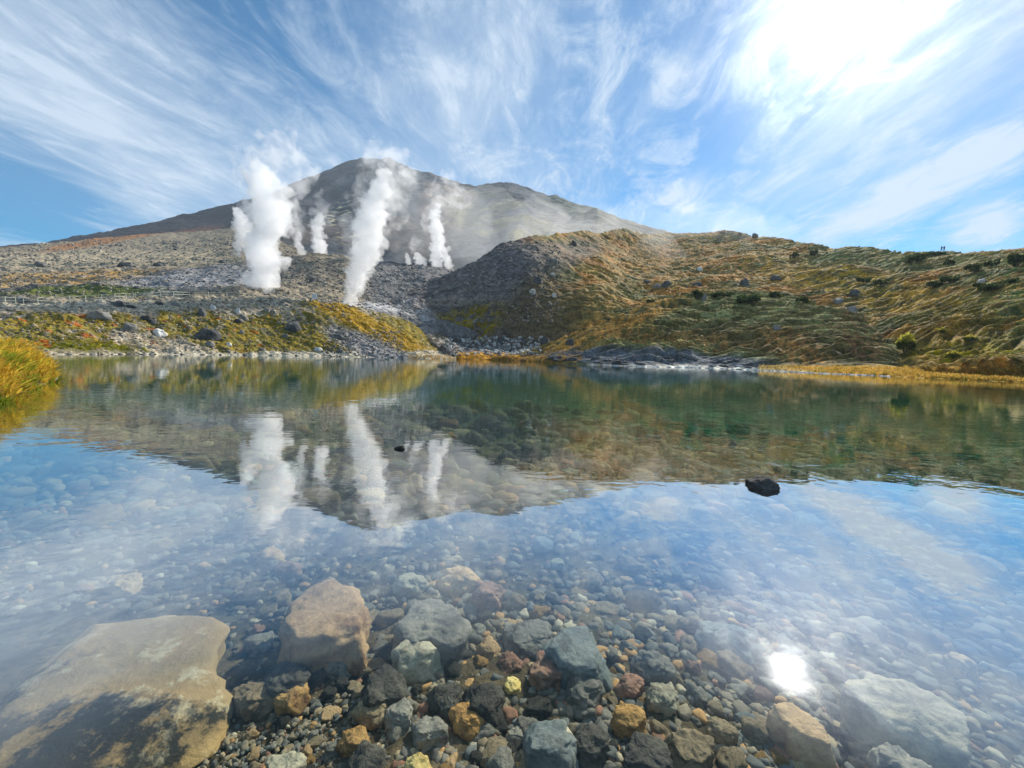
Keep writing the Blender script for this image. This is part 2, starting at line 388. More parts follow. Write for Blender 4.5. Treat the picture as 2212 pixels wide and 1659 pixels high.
def col_scree(PX, PY, X, Y, Z):
    n1 = fbm(X*.06, Y*.08, 9, 4); n2 = fbm(X*.4, Y*.5, 12, 4)
    c = np.zeros(PX.shape+(3,))+C_(.25, .215, .165)
    c = lerpc(c, sstep(n1+.3*n2, -.1, .4)*.5, (.30, .26, .20))
    c = lerpc(c, blob(PX, PY, 120, 562, 420, 20, -1)*.8, (.36, .31, .23))
    c = lerpc(c, blob(PX, PY, 150, 600, 350, 15, -2)*sstep(n2, -.4, .2)*.9, (.36, .23, .10))
    c = lerpc(c, blob(PX, PY, 430, 608, 190, 32, -6)*.75, (.22, .23, .25))
    c = lerpc(c, blob(PX, PY, 60, 628, 200, 10)*.8, (.10, .10, .10))
    c = lerpc(c, blob(PX, PY, 170, 638, 190, 9)*.9, (.09, .11, .03))
    c = lerpc(c, blob(PX, PY, 250, 515, 180, 9, -10)*.7, (.28, .13, .06))
    c = lerpc(c, blob(PX, PY, 680, 590, 90, 35, 10)*.6, (.20, .175, .14))
    c = lerpc(c, sstep(PX, 760, 820)*.8, (.14, .145, .155))
    c = lerpc(c, blob(PX, PY, 850, 668, 80, 10, 5), (.42, .41, .40))
    return c
sheet('rocky_slope', cols, 700, 260, disp_scree, col_scree, M_scree, shore=False, back=(1.2, .03))

# --- right hill with its dark left flank
cols = [(840, [(690, 90), (668, 96), (660, 102), (654, 108), (650, 114), (646, 120)]),
        (900, [(735, 92), (700, 97), (665, 103), (645, 112), (625, 124), (611, 140)]),
        (1000, [(776, None), (745, 100), (690, 104), (650, 108), (605, 116), (571, 128)]),
        (1080, [(778, None), (750, 96), (690, 101), (640, 107), (580, 119), (533, 138)]),
        (1150, [(781, None), (750, 92), (700, 97), (640, 105), (565, 121), (505, 148)]),
        (1200, [(783, None), (740, 92), (690, 99), (640, 108), (565, 127), (500, 160)]),
        (1300, [(760, 86), (715, 95), (670, 102), (620, 114), (560, 142), (500, 195)]),
        (1370, [(740, 82), (705, 94), (665, 110), (620, 130), (565, 170), (501, 230)]),
        (1450, [(730, 86), (690, 98), (650, 115), (610, 140), (575, 180), (507, 250)]),
        (1530, [(730, 88), (680, 100), (640, 118), (605, 140), (560, 175), (503, 240)]),
        (1600, [(730, 86), (680, 98), (640, 114), (605, 136), (560, 168), (504, 228)]),
        (1680, [(740, 78), (690, 92), (650, 108), (610, 128), (565, 155), (514, 200)]),
        (1750, [(760, 68), (710, 84), (665, 98), (620, 118), (575, 140), (529, 178)]),
        (1840, [(785, 58), (735, 70), (685, 85), (635, 102), (590, 120), (547, 152)]),
        (1905, [(800, 50), (765, 58), (700, 74), (645, 92), (600, 110), (553, 140)]),
        (1960, [(806, 46), (765, 53), (705, 66), (645, 85), (595, 102), (548, 130)]),
        (2050, [(812, 41), (770, 47), (710, 57), (645, 73), (590, 92), (540, 118)]),
        (2130, [(812, 38), (770, 44), (705, 54), (640, 67), (585, 84), (536, 108)]),
        (2212, [(815, 35), (765, 41), (700, 50), (635, 62), (580, 78), (535, 100)]),
        (2500, [(820, 28), (760, 34), (690, 42), (625, 52), (570, 64), (525, 84)])]
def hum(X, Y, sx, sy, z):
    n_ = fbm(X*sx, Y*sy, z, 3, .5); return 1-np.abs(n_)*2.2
def disp_hill(X, Y, PX, PY):
    turf = sstep(PX, 1150, 1350)
    wx = X+2*fbm(X*.12, Y*.12, 50, 2); wy = Y+2*fbm(X*.12, Y*.12, 60, 2)
    h = .75*hum(wx, wy, .17, .40, 5)+.10*hum(wx, wy, .45, 1.0, 15)+.05*fbm(wx*1.6, wy*3, 6, 2)
    return 2.3*fbm(X*.035, Y*.035, 8, 3)+turf*h*1.15+(1-turf)*(.55*fbm(X*.35, Y*.35, 7, 4))
def col_hill(PX, PY, X, Y, Z):
    n1 = fbm(X*.05, Y*.07, 21, 4); n2 = fbm(X*.22, Y*.4, 22, 4); n3 = fbm(X*.8, Y*1.2, 23, 3)
    c = np.zeros(PX.shape+(3,))+C_(.20, .155, .065)
    c = lerpc(c, sstep(n2+.3*n3, -.25, .25), (.42, .27, .11))
    c = lerpc(c, sstep(n1+.35*n3, .02, .3)*.85, (.085, .10, .04))
    n5 = fbm(X*.07, Y*.10, 91, 3); c = lerpc(c, sstep(n5+.3*n3, .1, .35)*.8, (.36, .17, .06))
    c = lerpc(c, blob(PX, PY, 1500, 575, 280, 40, 5)*sstep(n2, -.35, .25)*.7, (.40, .22, .09))
    c = lerpc(c, blob(PX, PY, 1850, 620, 240, 36, 12)*sstep(n2, -.35, .2)*.75, (.46, .29, .075))
    c = lerpc(c, blob(PX, PY, 1950, 565, 260, 26)*.6, (.14, .17, .075))
    c = lerpc(c, blob(PX, PY, 2190, 680, 130, 150)*sstep(n3, -.5, .3)*.75, (.08, .125, .045))
    c = lerpc(c, blob(PX, PY, 2050, 730, 120, 70)*.6, (.17, .12, .03))
    c = lerpc(c, blob(PX, PY, 2090, 770, 150, 25)*sstep(n3, -.3, .3)*.7, (.34, .27, .04))
    c = lerpc(c, blob(PX, PY, 1180, 560, 130, 40, -15)*.75, (.20, .17, .145))
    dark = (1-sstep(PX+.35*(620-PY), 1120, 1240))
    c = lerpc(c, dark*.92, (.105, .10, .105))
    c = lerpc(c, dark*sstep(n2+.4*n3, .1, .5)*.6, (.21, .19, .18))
    ol = blob(PX, PY, 1010, 690, 95, 40, -20)
    c = lerpc(c, ol*sstep(n3+n2, -.3, .2), (.19, .15, .035))
    c = lerpc(c, blob(PX, PY, 1180, 670, 100, 85, -25)*.8, (.085, .065, .03))  # shade of the left flank put into the turf colour as brown-black
    c = lerpc(c, blob(PX, PY, 1050, 748, 120, 13, 3)*sstep(n3, -.2, .2), (.50, .48, .42))
    c = lerpc(c, blob(PX, PY, 900, 690, 60, 34, 38)*.9, (.33, .32, .32))
    c = lerpc(c, blob(PX, PY, 1120, 772, 200, 8)*.9, (.34, .19, .05))
    c = lerpc(c, blob(PX, PY, 940, 655, 110, 9, -12)*.6, (.24, .21, .18))
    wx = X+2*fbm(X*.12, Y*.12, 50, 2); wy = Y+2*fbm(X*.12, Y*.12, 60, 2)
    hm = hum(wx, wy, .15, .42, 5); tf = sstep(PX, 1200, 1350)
    c = lerpc(c, tf*(1-sstep(hm, .1, .6))*.55, (.06, .055, .025))  # hollows between hummocks painted darker, as soil gaps and as their shade
    return c
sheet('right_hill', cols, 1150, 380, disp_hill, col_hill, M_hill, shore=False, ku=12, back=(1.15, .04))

# --- front mound on the right shore
shore_r = [(1120, 779.5), (1200, 784.5), (1300, 789), (1400, 792.5), (1500, 794), (1600, 798), (1700, 803), (1800, 808), (1900, 812), (2000, 817), (2100, 821), (2212, 827), (2500, 842)]
def shr(x): return float(np.interp(x, [p[0] for p in shore_r], [p[1] for p in shore_r]))
top_f = [(1120, 771, 76), (1200, 748, 76), (1300, 706, 80), (1400, 668, 86), (1470, 648, 90), (1540, 638, 92), (1620, 637, 92), (1700, 648, 88), (1780, 668, 82), (1850, 692, 76), (1900, 730, 68), (1950, 765, 60), (2000, 793, 52), (2100, 799, 46), (2212, 802, 41), (2500, 812, 33)]
cols = []
for x, yc, dc in top_f:
    ys = shr(x); d0 = onplane(x, ys, 0)[1]; dc = max(dc, d0*1.08)
    cols.append((x, [(ys, d0), (ys-min(8, (ys-yc)*.3), d0+(dc-d0)*.10), (ys-max(min(8, (ys-yc)*.3)+1, (ys-yc)*.36), d0+(dc-d0)*.34), (ys-(ys-yc)*.7, d0+(dc-d0)*.62), (yc, dc)]))
def disp_mound(X, Y, PX, PY):
    wx = X+2*fbm(X*.12, Y*.12, 51, 2); wy = Y+2*fbm(X*.12, Y*.12, 61, 2)
    flat = np.maximum(sstep(PX, 1930, 2010), sstep(PX, 1600, 1740)*sstep(PY, 768, 788))
    h = 1.3*hum(wx, wy, .07, .46, 9)+.09*hum(wx, wy, .45, 1.2, 19)+.04*fbm(wx*1.6, wy*3, 6, 2)
    return (.15+.85*sstep(np.interp(PX, [p_[0] for p_ in shore_r], [p_[1] for p_ in shore_r])-PY, 2, 26))*(1-flat*.85)*(h*1.1+.5*fbm(X*.07, Y*.07, 3, 2)) + .05*fbm(X*3, Y*3, 3, 2)
def col_mound(PX, PY, X, Y, Z):
    n1 = fbm(X*.08, Y*.12, 71, 4); n2 = fbm(X*.25, Y*.6, 72, 4); n3 = fbm(X*1.0, Y*1.6, 73, 3)
    c = np.zeros(PX.shape+(3,))+C_(.14, .125, .055)
    c = lerpc(c, sstep(n2+.4*n3, -.05, .4)*.8, (.25, .255, .13))
    c = lerpc(c, blob(PX, PY, 1700, 752, 260, 34, 8)*.6, (.10, .065, .03))  # shadowed lower right of the mound painted in as dark brown
    c = lerpc(c, sstep(-n2+.3*n3, .05, .4)*.7, (.11, .10, .045))
    org = np.clip(blob(PX, PY, 1290, 722, 240, 36, -22), 0, 1)
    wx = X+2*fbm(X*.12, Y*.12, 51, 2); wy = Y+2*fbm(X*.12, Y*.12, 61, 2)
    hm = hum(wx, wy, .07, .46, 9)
    c = lerpc(c, (1-sstep(hm, .1, .65))*.6, (.055, .055, .028))  # mound troughs darkened in the colour: bare soil plus the hummocks' shade
    c = lerpc(c, org*sstep(n3+n2, -.6, .3), (.46, .27, .11))
    c = lerpc(c, blob(PX, PY, 1450, 745, 200, 20, 3)*sstep(n3, -.3, .3)*.7, (.33, .19, .09))
    c = lerpc(c, blob(PX, PY, 1720, 765, 90, 30, 20)*sstep(n3, -.3, .3)*.8, (.36, .20, .09))
    c = lerpc(c, blob(PX, PY, 1850, 740, 70, 40, 40)*sstep(n3, -.1, .4)*.6, (.25, .12, .08))
    rk = blob(PX, PY, 1420, 782, 260, 13, 2)
    c = lerpc(c, rk*.9, (.13, .14, .16))
    mead = sstep(PX, 1640, 1760)*sstep(PY, 788, 795)
    mead = np.maximum(mead, sstep(PX, 1960, 2000))
    c = lerpc(c, mead*sstep(n3, -.8, .0), (.48, .29, .075))
    c = lerpc(c, mead*sstep(PY-(797+(PX-1640)*.048), -1, 8)*.5, (.19, .16, .03))
    sand = blob(PX, PY, 1560, 797.5, 200, 4, 2)
    c = lerpc(c, sand, (.62, .59, .52))
    return c
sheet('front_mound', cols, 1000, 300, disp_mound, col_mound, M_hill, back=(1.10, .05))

# --- mountain
skyl = [(-600, 560, 600), (-200, 545, 620), (0, 533, 680), (100, 524, 720), (200, 507, 780), (300, 487, 860), (400, 462, 950), (470, 446, 1010), (525, 433, 1060), (580, 420, 1110), (620, 402, 1150), (650, 388, 1180), (700, 370, 1230), (740, 352, 1280), (775, 341, 1300), (800, 343, 1290), (825, 343, 1290), (838, 338, 1300), (860, 351, 1300), (900, 367, 1280), (950, 380, 1260), (1000, 398, 1240), (1030, 401, 1230), (1060, 396, 1220), (1100, 394, 1200), (1130, 402, 1180), (1165, 415, 1160), (1180, 419, 1150), (1205, 422, 1130), (1240, 438, 1100), (1290, 450, 1060), (1340, 472, 1010), (1415, 497, 960), (1500, 522, 920), (1700, 570, 880)]
cols = []
for x, y, dd in skyl:
    b = 590
    if x < 500:
        cols.append((x, [(b, dd*.45), (b-(b-y)*.4, dd*.6), (b-(b-y)*.75, dd*.8), (y, dd)]))
    else:
        cols.append((x, [(b, 430), (b-(b-y)*.30, dd*.48), (b-(b-y)*.68, dd*.74), (y, dd)]))
def ridged(X, Y, s, z, o=4):
    r = 0; a = 1; t = s
    for i in range(o): r = r+a*(1-2*np.abs(perlin(X*t, Y*t, np.zeros_like(X)+z+i*5))); a *= .5; t *= 2.1
    return r
def disp_mount(X, Y, PX, PY):
    sk = np.interp(PX, [s_[0] for s_ in skyl], [s_[1] for s_ in skyl])
    f = sstep(PY-sk, 0, 45); le = sstep(PX, 480, 640)
    g = ridged(X, Y*.22, .0036, 2, 3)
    return f*(g*20*le+g*5*(1-le)-8*le+7*fbm(X*.016, Y*.010, 5, 4))+(1-f)*5*fbm(X*.03, Y*.03, 5, 3)
def col_mount(PX, PY, X, Y, Z):
    n1 = fbm(X*.004, Y*.004, 81, 4); n2 = fbm(X*.015, Y*.012, 82, 5)
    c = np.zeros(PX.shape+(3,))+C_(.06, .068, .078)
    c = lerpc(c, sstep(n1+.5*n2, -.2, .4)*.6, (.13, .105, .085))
    c = lerpc(c, (1-sstep(PX, 500, 640))*.95, (.016, .018, .026))  # left ridge lies in shade, painted in as a near-black tone
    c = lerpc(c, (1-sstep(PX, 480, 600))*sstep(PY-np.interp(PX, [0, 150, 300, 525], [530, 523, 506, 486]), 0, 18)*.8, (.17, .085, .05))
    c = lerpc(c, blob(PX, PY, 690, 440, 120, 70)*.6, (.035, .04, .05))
    c = lerpc(c, blob(PX, PY, 960, 460, 60, 60, 20)*.5, (.17, .10, .075))
    c = lerpc(c, blob(PX, PY, 1090, 500, 150, 60, 25)*sstep(n2, -.4, .3)*.8, (.17, .15, .06))
    c = lerpc(c, blob(PX, PY, 1300, 480, 160, 40, 20)*.6, (.10, .11, .07))
    st = sstep(ridged(X, Y, .02, 9, 2), 1.15, 1.4)*blob(PX, PY, 760, 490, 60, 60)
    c = lerpc(c, st, (.55, .5, .33))
    return c
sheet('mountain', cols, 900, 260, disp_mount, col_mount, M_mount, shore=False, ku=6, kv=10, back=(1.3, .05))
# a nearer shoulder of the mountain at its right foot
cols = [(1150, [(560, 420), (548, 520), (530, 640)]), (1200, [(560, 420), (525, 560), (497, 700)]), (1240, [(560, 420), (510, 580), (470, 760)]), (1290, [(560, 420), (500, 600), (452, 800)]),
        (1330, [(560, 420), (510, 600), (469, 800)]), (1415, [(560, 420), (525, 600), (499, 760)]), (1520, [(570, 420), (545, 560), (525, 700)])]
sheet('mountain_shoulder', cols, 260, 110, lambda X, Y, PX, PY: 9*fbm(X*.01, Y*.01, 5, 4), lambda PX, PY, X, Y, Z: np.zeros(PX.shape+(3,))+C_(.095, .10, .075), M_mount, shore=False, ku=6, back=(1.25, .05))

# --- far ground, under everything
gm = ground_mat('far_ground', .02, .3, .3, .5)
g_ = mesh_np('ground', [(-2000, -300, -7), (1000, -300, -7), (1000, 2000, -7), (-2000, 2000, -7)], [(0, 1, 2, 3)], [gm], np.array([[.16, .15, .12]]*4)); g_['kind'] = 'structure'

# ------------------------------------------------------------------ lake bed
def bedz(X, Y):
    X = np.asarray(X, float); Y = np.asarray(Y, float)
    r = np.hypot(X, Y)
    d = .17 + .10*np.minimum(r, 4) + .06*np.clip(r-4, 0, 10)
    right = sstep(X-(.05*Y), 0, 14)
    d = d + right*3.4*sstep(r, 7, 20) + .9*sstep(Y, 30, 60)
    d = d*(sstep(Y, -2.5, .5)) - .35*(1-sstep(Y, -2.5, .2))
    return -d
ys_ = np.concatenate([np.linspace(-6, 6, 240), 6+np.cumsum(np.linspace(.06, 1.9, 150))])
xs_ = np.concatenate([-(4+np.cumsum(np.linspace(.05, 1.4, 150)))[::-1], np.linspace(-4, 4, 240), 4+np.cumsum(np.linspace(.05, 1.4, 150))])
Xg, Yg = np.meshgrid(xs_, ys_)
Zg = bedz(Xg, Yg)+.035*fbm(Xg*2, Yg*2, 1, 4)+.012*fbm(Xg*14, Yg*14, 1, 3)
n1 = fbm(Xg*.5, Yg*.5, 2, 4); n2 = fbm(Xg*4, Yg*4, 3, 3)
cb_ = np.zeros(Xg.shape+(3,))+C_(.11, .08, .045); cb_ = lerpc(cb_, sstep(n1, -.1, .4)*.6, (.08, .065, .04)); cb_ = lerpc(cb_, sstep(n2, .1, .5)*.5, (.04, .03, .02)); cb_ = lerpc(cb_, sstep(np.hypot(Xg, Yg), 3.5, 7)*.75, (.26, .17, .07))
bo = mesh_np('lake_bed', np.stack([Xg, Yg, Zg], -1).reshape(-1, 3), gridF(len(xs_), len(ys_)), [M_bed], cb_.reshape(-1, 3)); bo['kind'] = 'structure'

# ------------------------------------------------------------------ water
mw, t = newmat('pond_water')
co = t.n('ShaderNodeTexCoord').outputs['Object']
c1 = t.n('ShaderNodeMapping', {'Vector': co, 'Scale': (.8, 1.5, 1), 'Rotation': (0, 0, -.45)}).outputs[0]
wv = t.m('ADD', t.noise(c1, 1.3, 3, .5, .6), t.m('MULTIPLY', t.noise(c1, 5.5, 2, .5, .4), .22))
calm = t.m('ADD', .35, t.m('MULTIPLY', t.ss(t.noise(co, .10, 2), .35, .65), .9))
bp = t.n('ShaderNodeBump', {'Strength': 1.0, 'Distance': .006, 'Height': t.m('MULTIPLY', wv, calm)}).outputs[0]
cosi = t.m('ABSOLUTE', t.vm('DOT_PRODUCT', bp, t.n('ShaderNodeNewGeometry').outputs['Incoming'], out=1))
graz = t.m('SUBTRACT', 1.0, cosi, clamp=True)
fr = t.m('ADD', t.m('ADD', .015, t.m('MULTIPLY', t.ss(graz, .32, .63), .54)), t.m('MULTIPLY', t.m('POWER', graz, 6.0), .45), clamp=True)
gls = t.n('ShaderNodeBsdfGlossy', {'Color': (1, 1, 1, 1), 'Roughness': .0, 'Normal': bp})
trp = t.n('ShaderNodeBsdfTransparent', {'Color': (.97, .985, .98, 1)})
sm = t.n('ShaderNodeMixShader', {0: fr, 1: trp.outputs[0], 2: gls.outputs[0]})
ab = t.n('ShaderNodeVolumeAbsorption', {'Color': (.30, .80, .68, 1), 'Density': .22})
sc_ = t.n('ShaderNodeVolumeScatter', {'Color': (.15, .85, .70, 1), 'Density': .015, 'Anisotropy': .2})
vol = t.n('ShaderNodeAddShader', {0: ab.outputs[0], 1: sc_.outputs[0]})
t.n('ShaderNodeOutputMaterial', {'Surface': sm.outputs[0], 'Volume': vol.outputs[0]})
V = [(-130, -1.6, 0), (130, -1.6, 0), (130, 118, 0), (-130, 118, 0), (-130, -1.6, -6.5), (130, -1.6, -6.5), (130, 118, -6.5), (-130, 118, -6.5)]
wo = mesh_np('water', V, [(0, 1, 2, 3), (7, 6, 5, 4), (0, 4, 5, 1), (1, 5, 6, 2), (2, 6, 7, 3), (3, 7, 4, 0)], [mw], smooth=False)
wo['kind'] = 'structure'

# ------------------------------------------------------------------ rocks
def rock_mesh(name, outline=None, h=1.0, nt=36, na=16, e=.62, rough=.08, cuts=5, seed=0, sidecut=False):
    """closed stone: outline(theta) radius, superellipse profile, planar cuts, noise. Unit-ish size unless outline in metres"""
    rs = np.random.RandomState(seed)
    th = np.linspace(0, 2*np.pi, nt, endpoint=False)
    if outline is None:
        R_ = 1+.16*np.cos(2*th+rs.rand()*6)+.10*np.cos(3*th+rs.rand()*6)+.05*np.cos(5*th+rs.rand()*6)
    else: R_ = outline(th)
    aa = np.linspace(0, math.pi, na+1)
    V = [(0, 0, h)]
    for a in aa[1:-1]:
        r = abs(math.sin(a))**e; z = math.copysign(abs(math.cos(a))**e, math.cos(a))
        for i in range(nt): V.append((R_[i]*r*math.cos(th[i]), R_[i]*r*math.sin(th[i]), h*z))
    V.append((0, 0, -h)); V = np.array(V)
    sc = np.array([R_.mean(), R_.mean(), h]); Q = V/sc
    for _ in range(cuts):
        nrm = rs.normal(size=3); nrm[2] = abs(nrm[2])*(.25 if sidecut else .8); nrm /= np.linalg.norm(nrm); dd = rs.uniform(.66, .9)
        if outline is not None: dd = rs.uniform(.74, .98)
        o_ = np.maximum(Q@nrm-dd, 0); Q = Q-o_[:, None]*nrm*.9
    f = fbm(Q[:, 0]*1.3+seed, Q[:, 1]*1.3, Q[:, 2]*1.3, 4, .55)
    f2 = fbm(Q[:, 0]*5+seed, Q[:, 1]*5, Q[:, 2]*5, 3, .6)
    nr = Q/np.maximum(np.linalg.norm(Q, axis=1), 1e-6)[:, None]
    Q = Q+nr*(rough*1.5*f+rough*.5*f2)[:, None]
    V = Q*sc
    F = []
    for i in range(nt): F.append((0, 1+i, 1+(i+1) % nt))
    for j in range(na-2):
        a0 = 1+j*nt
        for i in range(nt): F.append((a0+i, a0+nt+i, a0+nt+(i+1) % nt, a0+(i+1) % nt))
    L = len(V)-1; a0 = 1+(na-2)*nt
    for i in range(nt): F.append((L, a0+(i+1) % nt, a0+i))
    return V, F
def top_rock(name, mat, poly, ztop, thick, label, cat='stone', group=None, seed=1, rough=.05, e=.35, sharp=False):
    """stone whose upper outline is measured at the height of its top"""
    pts = np.array([onplane(x, y, ztop)[:2] for x, y in poly]); c = pts.mean(0); d = pts-c
    if cat == 'stone':
        thick = min(thick, 1.15*float(np.hypot(d[:, 0], d[:, 1]).mean())); zb = float(bedz(c[0], c[1]))
        if ztop-thick > zb-.02: ztop = zb-.02+thick
        pts = np.array([onplane(x, y, ztop)[:2] for x, y in poly]); c = pts.mean(0); d = pts-c
    ang = np.unwrap(np.arctan2(d[:, 1], d[:, 0])); 
    if ang[-1] < ang[0]: ang = ang[::-1]; d = d[::-1]
    a_ = np.mod(ang, 2*np.pi); o_ = np.argsort(a_); a_ = a_[o_]; rr = np.hypot(d[:, 0], d[:, 1])[o_]
    a3 = np.concatenate([a_-2*np.pi, a_, a_+2*np.pi]); r3 = np.concatenate([rr]*3)
    rs = np.random.RandomState(seed)
    def outl(th):
        q = np.interp(th, a3, r3); return q*(1+.035*np.interp(th, np.linspace(0, 7, 30), rs.normal(size=30)))
    V, F = rock_mesh(name, outl, thick/2, nt=72, na=30, e=e, rough=rough, cuts=9, seed=seed, sidecut=e < .45)
    o = mesh_np(name, V, F, [RM[mat]]); o.location = (c[0], c[1], ztop-thick/2)
    return tag(o, label, cat, group)
def box_poly(x0, y0, x1, y1, seed, k_=9):
    rs = np.random.RandomState(seed); cx_, cy2 = (x0+x1)/2, (y0+y1)/2
    th = np.sort(rs.uniform(0, 2*np.pi/k_*.7, k_)+np.arange(k_)*2*np.pi/k_)
    return [(cx_+(x1-x0)/2*math.cos(a)*rs.uniform(.92, 1.1), cy2+(y1-y0)/2*math.sin(a)*rs.uniform(.92, 1.1)) for a in th]
GB = 'stones under the clear water'
top_rock('stone_slab', 'slab', [(-260, 1500), (-120, 1420), (0, 1392), (170, 1345), (330, 1323), (410, 1320), (490, 1345), (468, 1400), (458, 1440), (500, 1500), (520, 1550), (430, 1590), (330, 1640), (180, 1760), (-100, 1800)], -.22, .15,
         'huge brown mottled slab filling the lower left corner under shallow water', 'rock slab', GB, 3, .03, .3)
HERO = [
 ('tan', [(650, 1247), (700, 1243), (748, 1252), (783, 1290), (792, 1330), (784, 1376), (725, 1396), (652, 1398), (608, 1352), (616, 1318)], -.16, .26, 'large flat-topped pinkish tan block, biggest stone left of centre under the water'),
 ('grey', [(840, 1320), (865, 1290), (915, 1276), (965, 1290), (1010, 1330), (1012, 1372), (985, 1386), (930, 1366), (845, 1350)], -.20, .20, 'broad rounded grey stone just right of the tan block'),
 ('pale', [(847, 1372), (885, 1360), (915, 1378), (958, 1412), (930, 1430), (880, 1437), (862, 1410)], -.12, .18, 'pointed light grey stone with a bright edge below the broad rounded grey stone'),
 ('bluegrey', [(1138, 1352), (1200, 1350), (1290, 1364), (1340, 1395), (1362, 1425), (1300, 1436), (1225, 1440), (1190, 1405), (1140, 1378)], -.20, .16, 'wide flat blue grey slab with dark cracks right of centre'),
 ('red', (1142, 1398, 1233, 1458), -.18, .18, 'rounded reddish brown stone touching the blue grey slab'),
 ('dark', (573, 1402, 664, 1488), -.15, .2, 'dark grey boulder directly below the large tan block'),
 ('brown', (503, 1458, 590, 1524), -.13, .16, 'light brown angular stone at the right edge of the big slab'),
 ('orange', (596, 1458, 666, 1518), -.13, .14, 'orange veined crumbly stone below the dark grey boulder'),
 ('dark', (778, 1428, 880, 1512), -.14, .18, 'black pitted lava stone in the middle of the stones'),
 ('brown', (765, 1488, 848, 1545), -.12, .14, 'brown flat stone below the black pitted lava stone'),
 ('grey', (834, 1492, 888, 1572), -.12, .12, 'speckled grey slab standing upright beside the brown flat stone'),
 ('dark', (925, 1468, 1002, 1532), -.14, .18, 'dark angular stone with a grey top left of the yellow stone'),
 ('dark', (1003, 1452, 1090, 1535), -.15, .18, 'charcoal stone sloping down beneath the bright yellow stone'),
 ('orange', (972, 1510, 1050, 1566), -.10, .14, 'pyramid shaped golden brown stone near the bottom centre'),
 ('bluegrey', [(1127, 1560), (1150, 1540), (1215, 1535), (1225, 1570), (1250, 1602), (1246, 1628), (1180, 1640), (1140, 1620)], -.08, .2, 'large smooth blue green grey stone at the bottom centre'),
 ('yellow', (1086, 1456, 1126, 1490), -.10, .1, 'small bright yellow and white crusted stone'),
 ('orange', (1312, 1512, 1402, 1562), -.12, .14, 'tan orange angular stone right of the blue green grey stone'),
 ('brown', (1440, 1556, 1542, 1640), -.10, .22, 'big light brown rough stone near the bottom right'),
 ('dark', (1352, 1568, 1450, 1665), -.08, .24, 'big black craggy stone at the bottom edge'),
 ('pale', (1400, 1462, 1470, 1524), -.14, .14, 'pale grey speckled stone right of the small reddish stone'),
 ('red', (1330, 1448, 1390, 1492), -.16, .14, 'small smooth reddish stone above the pale grey speckled stone'),
 ('grey', (1212, 1450, 1302, 1512), -.17, .16, 'grey brown stone pair below the blue grey slab'),
 ('yellow', (862, 1622, 938, 1675), -.08, .14, 'golden yellow crusted stone cut by the bottom edge'),
 ('pale', (574, 1612, 662, 1672), -.10, .14, 'smooth greenish grey cobble at the bottom edge left of centre'),
 ('orange', (718, 1562, 812, 1608), -.12, .12, 'flat orange topped stone near the bottom'),
 ('grey', (880, 1540, 968, 1592), -.12, .14, 'dull grey brown cobble under the pyramid shaped stone'),
 ('dark', (740, 1598, 838, 1680), -.12, .14, 'dark flat stone under the flat orange topped stone'),
 ('dark', (1246, 1532, 1312, 1640), -.12, .2, 'dark brown upright stone beside the blue green grey stone'),
 ('grey', (1360, 1400, 1470, 1450), -.2, .14, 'dim blue grey stone right of the blue grey slab'),
 ('bluegrey', (1500, 1320, 1660, 1420), -.3, .2, 'wide dim grey stone under the glare, left of the sun glint'),
 ('pale', (850, 1228, 926, 1262), -.2, .1, 'pale leaf shaped stone above the broad rounded grey stone'),
 ('tan', (944, 1216, 1046, 1258), -.22, .12, 'oval tan stone above and right of the broad grey stone'),
 ('red', (1012, 1250, 1100, 1288), -.24, .12, 'pinkish flat stone right of the oval tan stone'),
 ('tan', (228, 1232, 302, 1262), -.25, .1, 'pinkish flat stone far out above the big slab'),
 ('orange', (553, 1176, 612, 1202), -.28, .1, 'cream orange stone below the steam reflection'),
 ('red', (588, 1206, 660, 1226), -.28, .08, 'narrow reddish stone below the cream orange stone'),
 ('brown', [(640, 1050), (680, 1042), (730, 1050), (740, 1066), (700, 1078), (650, 1088), (630, 1072)], -.18, .3, 'big sunken brown boulder under the steam reflection'),
 ('pale', [(1812, 1470), (1865, 1447), (1960, 1462), (2060, 1508), (2122, 1552), (2132, 1582), (2100, 1597), (1980, 1566), (1850, 1520)], -.16, .24, 'long pale slab slanting down to the right near the lower right corner'),
 ('tan', [(1640, 1500), (1740, 1528), (1800, 1575), (1822, 1620), (1790, 1625), (1700, 1560), (1630, 1520)], -.16, .14, 'curved orange tan slab below the sun glint'),
 ('grey', (1870, 1600, 2060, 1680), -.2, .16, 'dim grey brown stone below the long pale slab'),
 ('tan', (1430, 1290, 1500, 1318), -.4, .12, 'small oval stone in front of the dim grey stone'),
 ('tan', (2040, 1400, 2112, 1440), -.3, .1, 'pinkish curled stone above the long pale slab'),
 ('brown', (1530, 1540, 1600, 1590), -.13, .14, 'light brown stone at the edge of the glare'),
 ('grey', (1100, 1560, 1128, 1600), -.1, .1, 'narrow grey stone squeezed beside the blue green grey stone'),
 ('grey', (690, 1406, 770, 1440), -.2, .14, 'grey stone in the shadow under the right end of the tan block'),
 ('red', (1075, 1402, 1130, 1440), -.19, .1, 'dull reddish stone left of the rounded reddish brown stone'),
 ('grey', (1085, 1398, 1200, 1330), -.24, .1, 'pale grey flat stone above the blue grey slab'),
]
HC = []
for i, (mt, pl, zt, tk, lb) in enumerate(HERO):
    poly = pl if isinstance(pl, list) else box_poly(pl[0], min(pl[1], pl[3]), pl[2], max(pl[1], pl[3]), 100+i)
    o = top_rock('stone', mt, poly, zt, tk, lb, 'stone', GB, 20+i, .15 if not isinstance(pl, list) else .09, .5 if not isinstance(pl, list) else .40)
    HC.append((np.mean([p[0] for p in poly]), np.mean([p[1] for p in poly]), max(p[0] for p in poly)-min(p[0] for p in poly)))
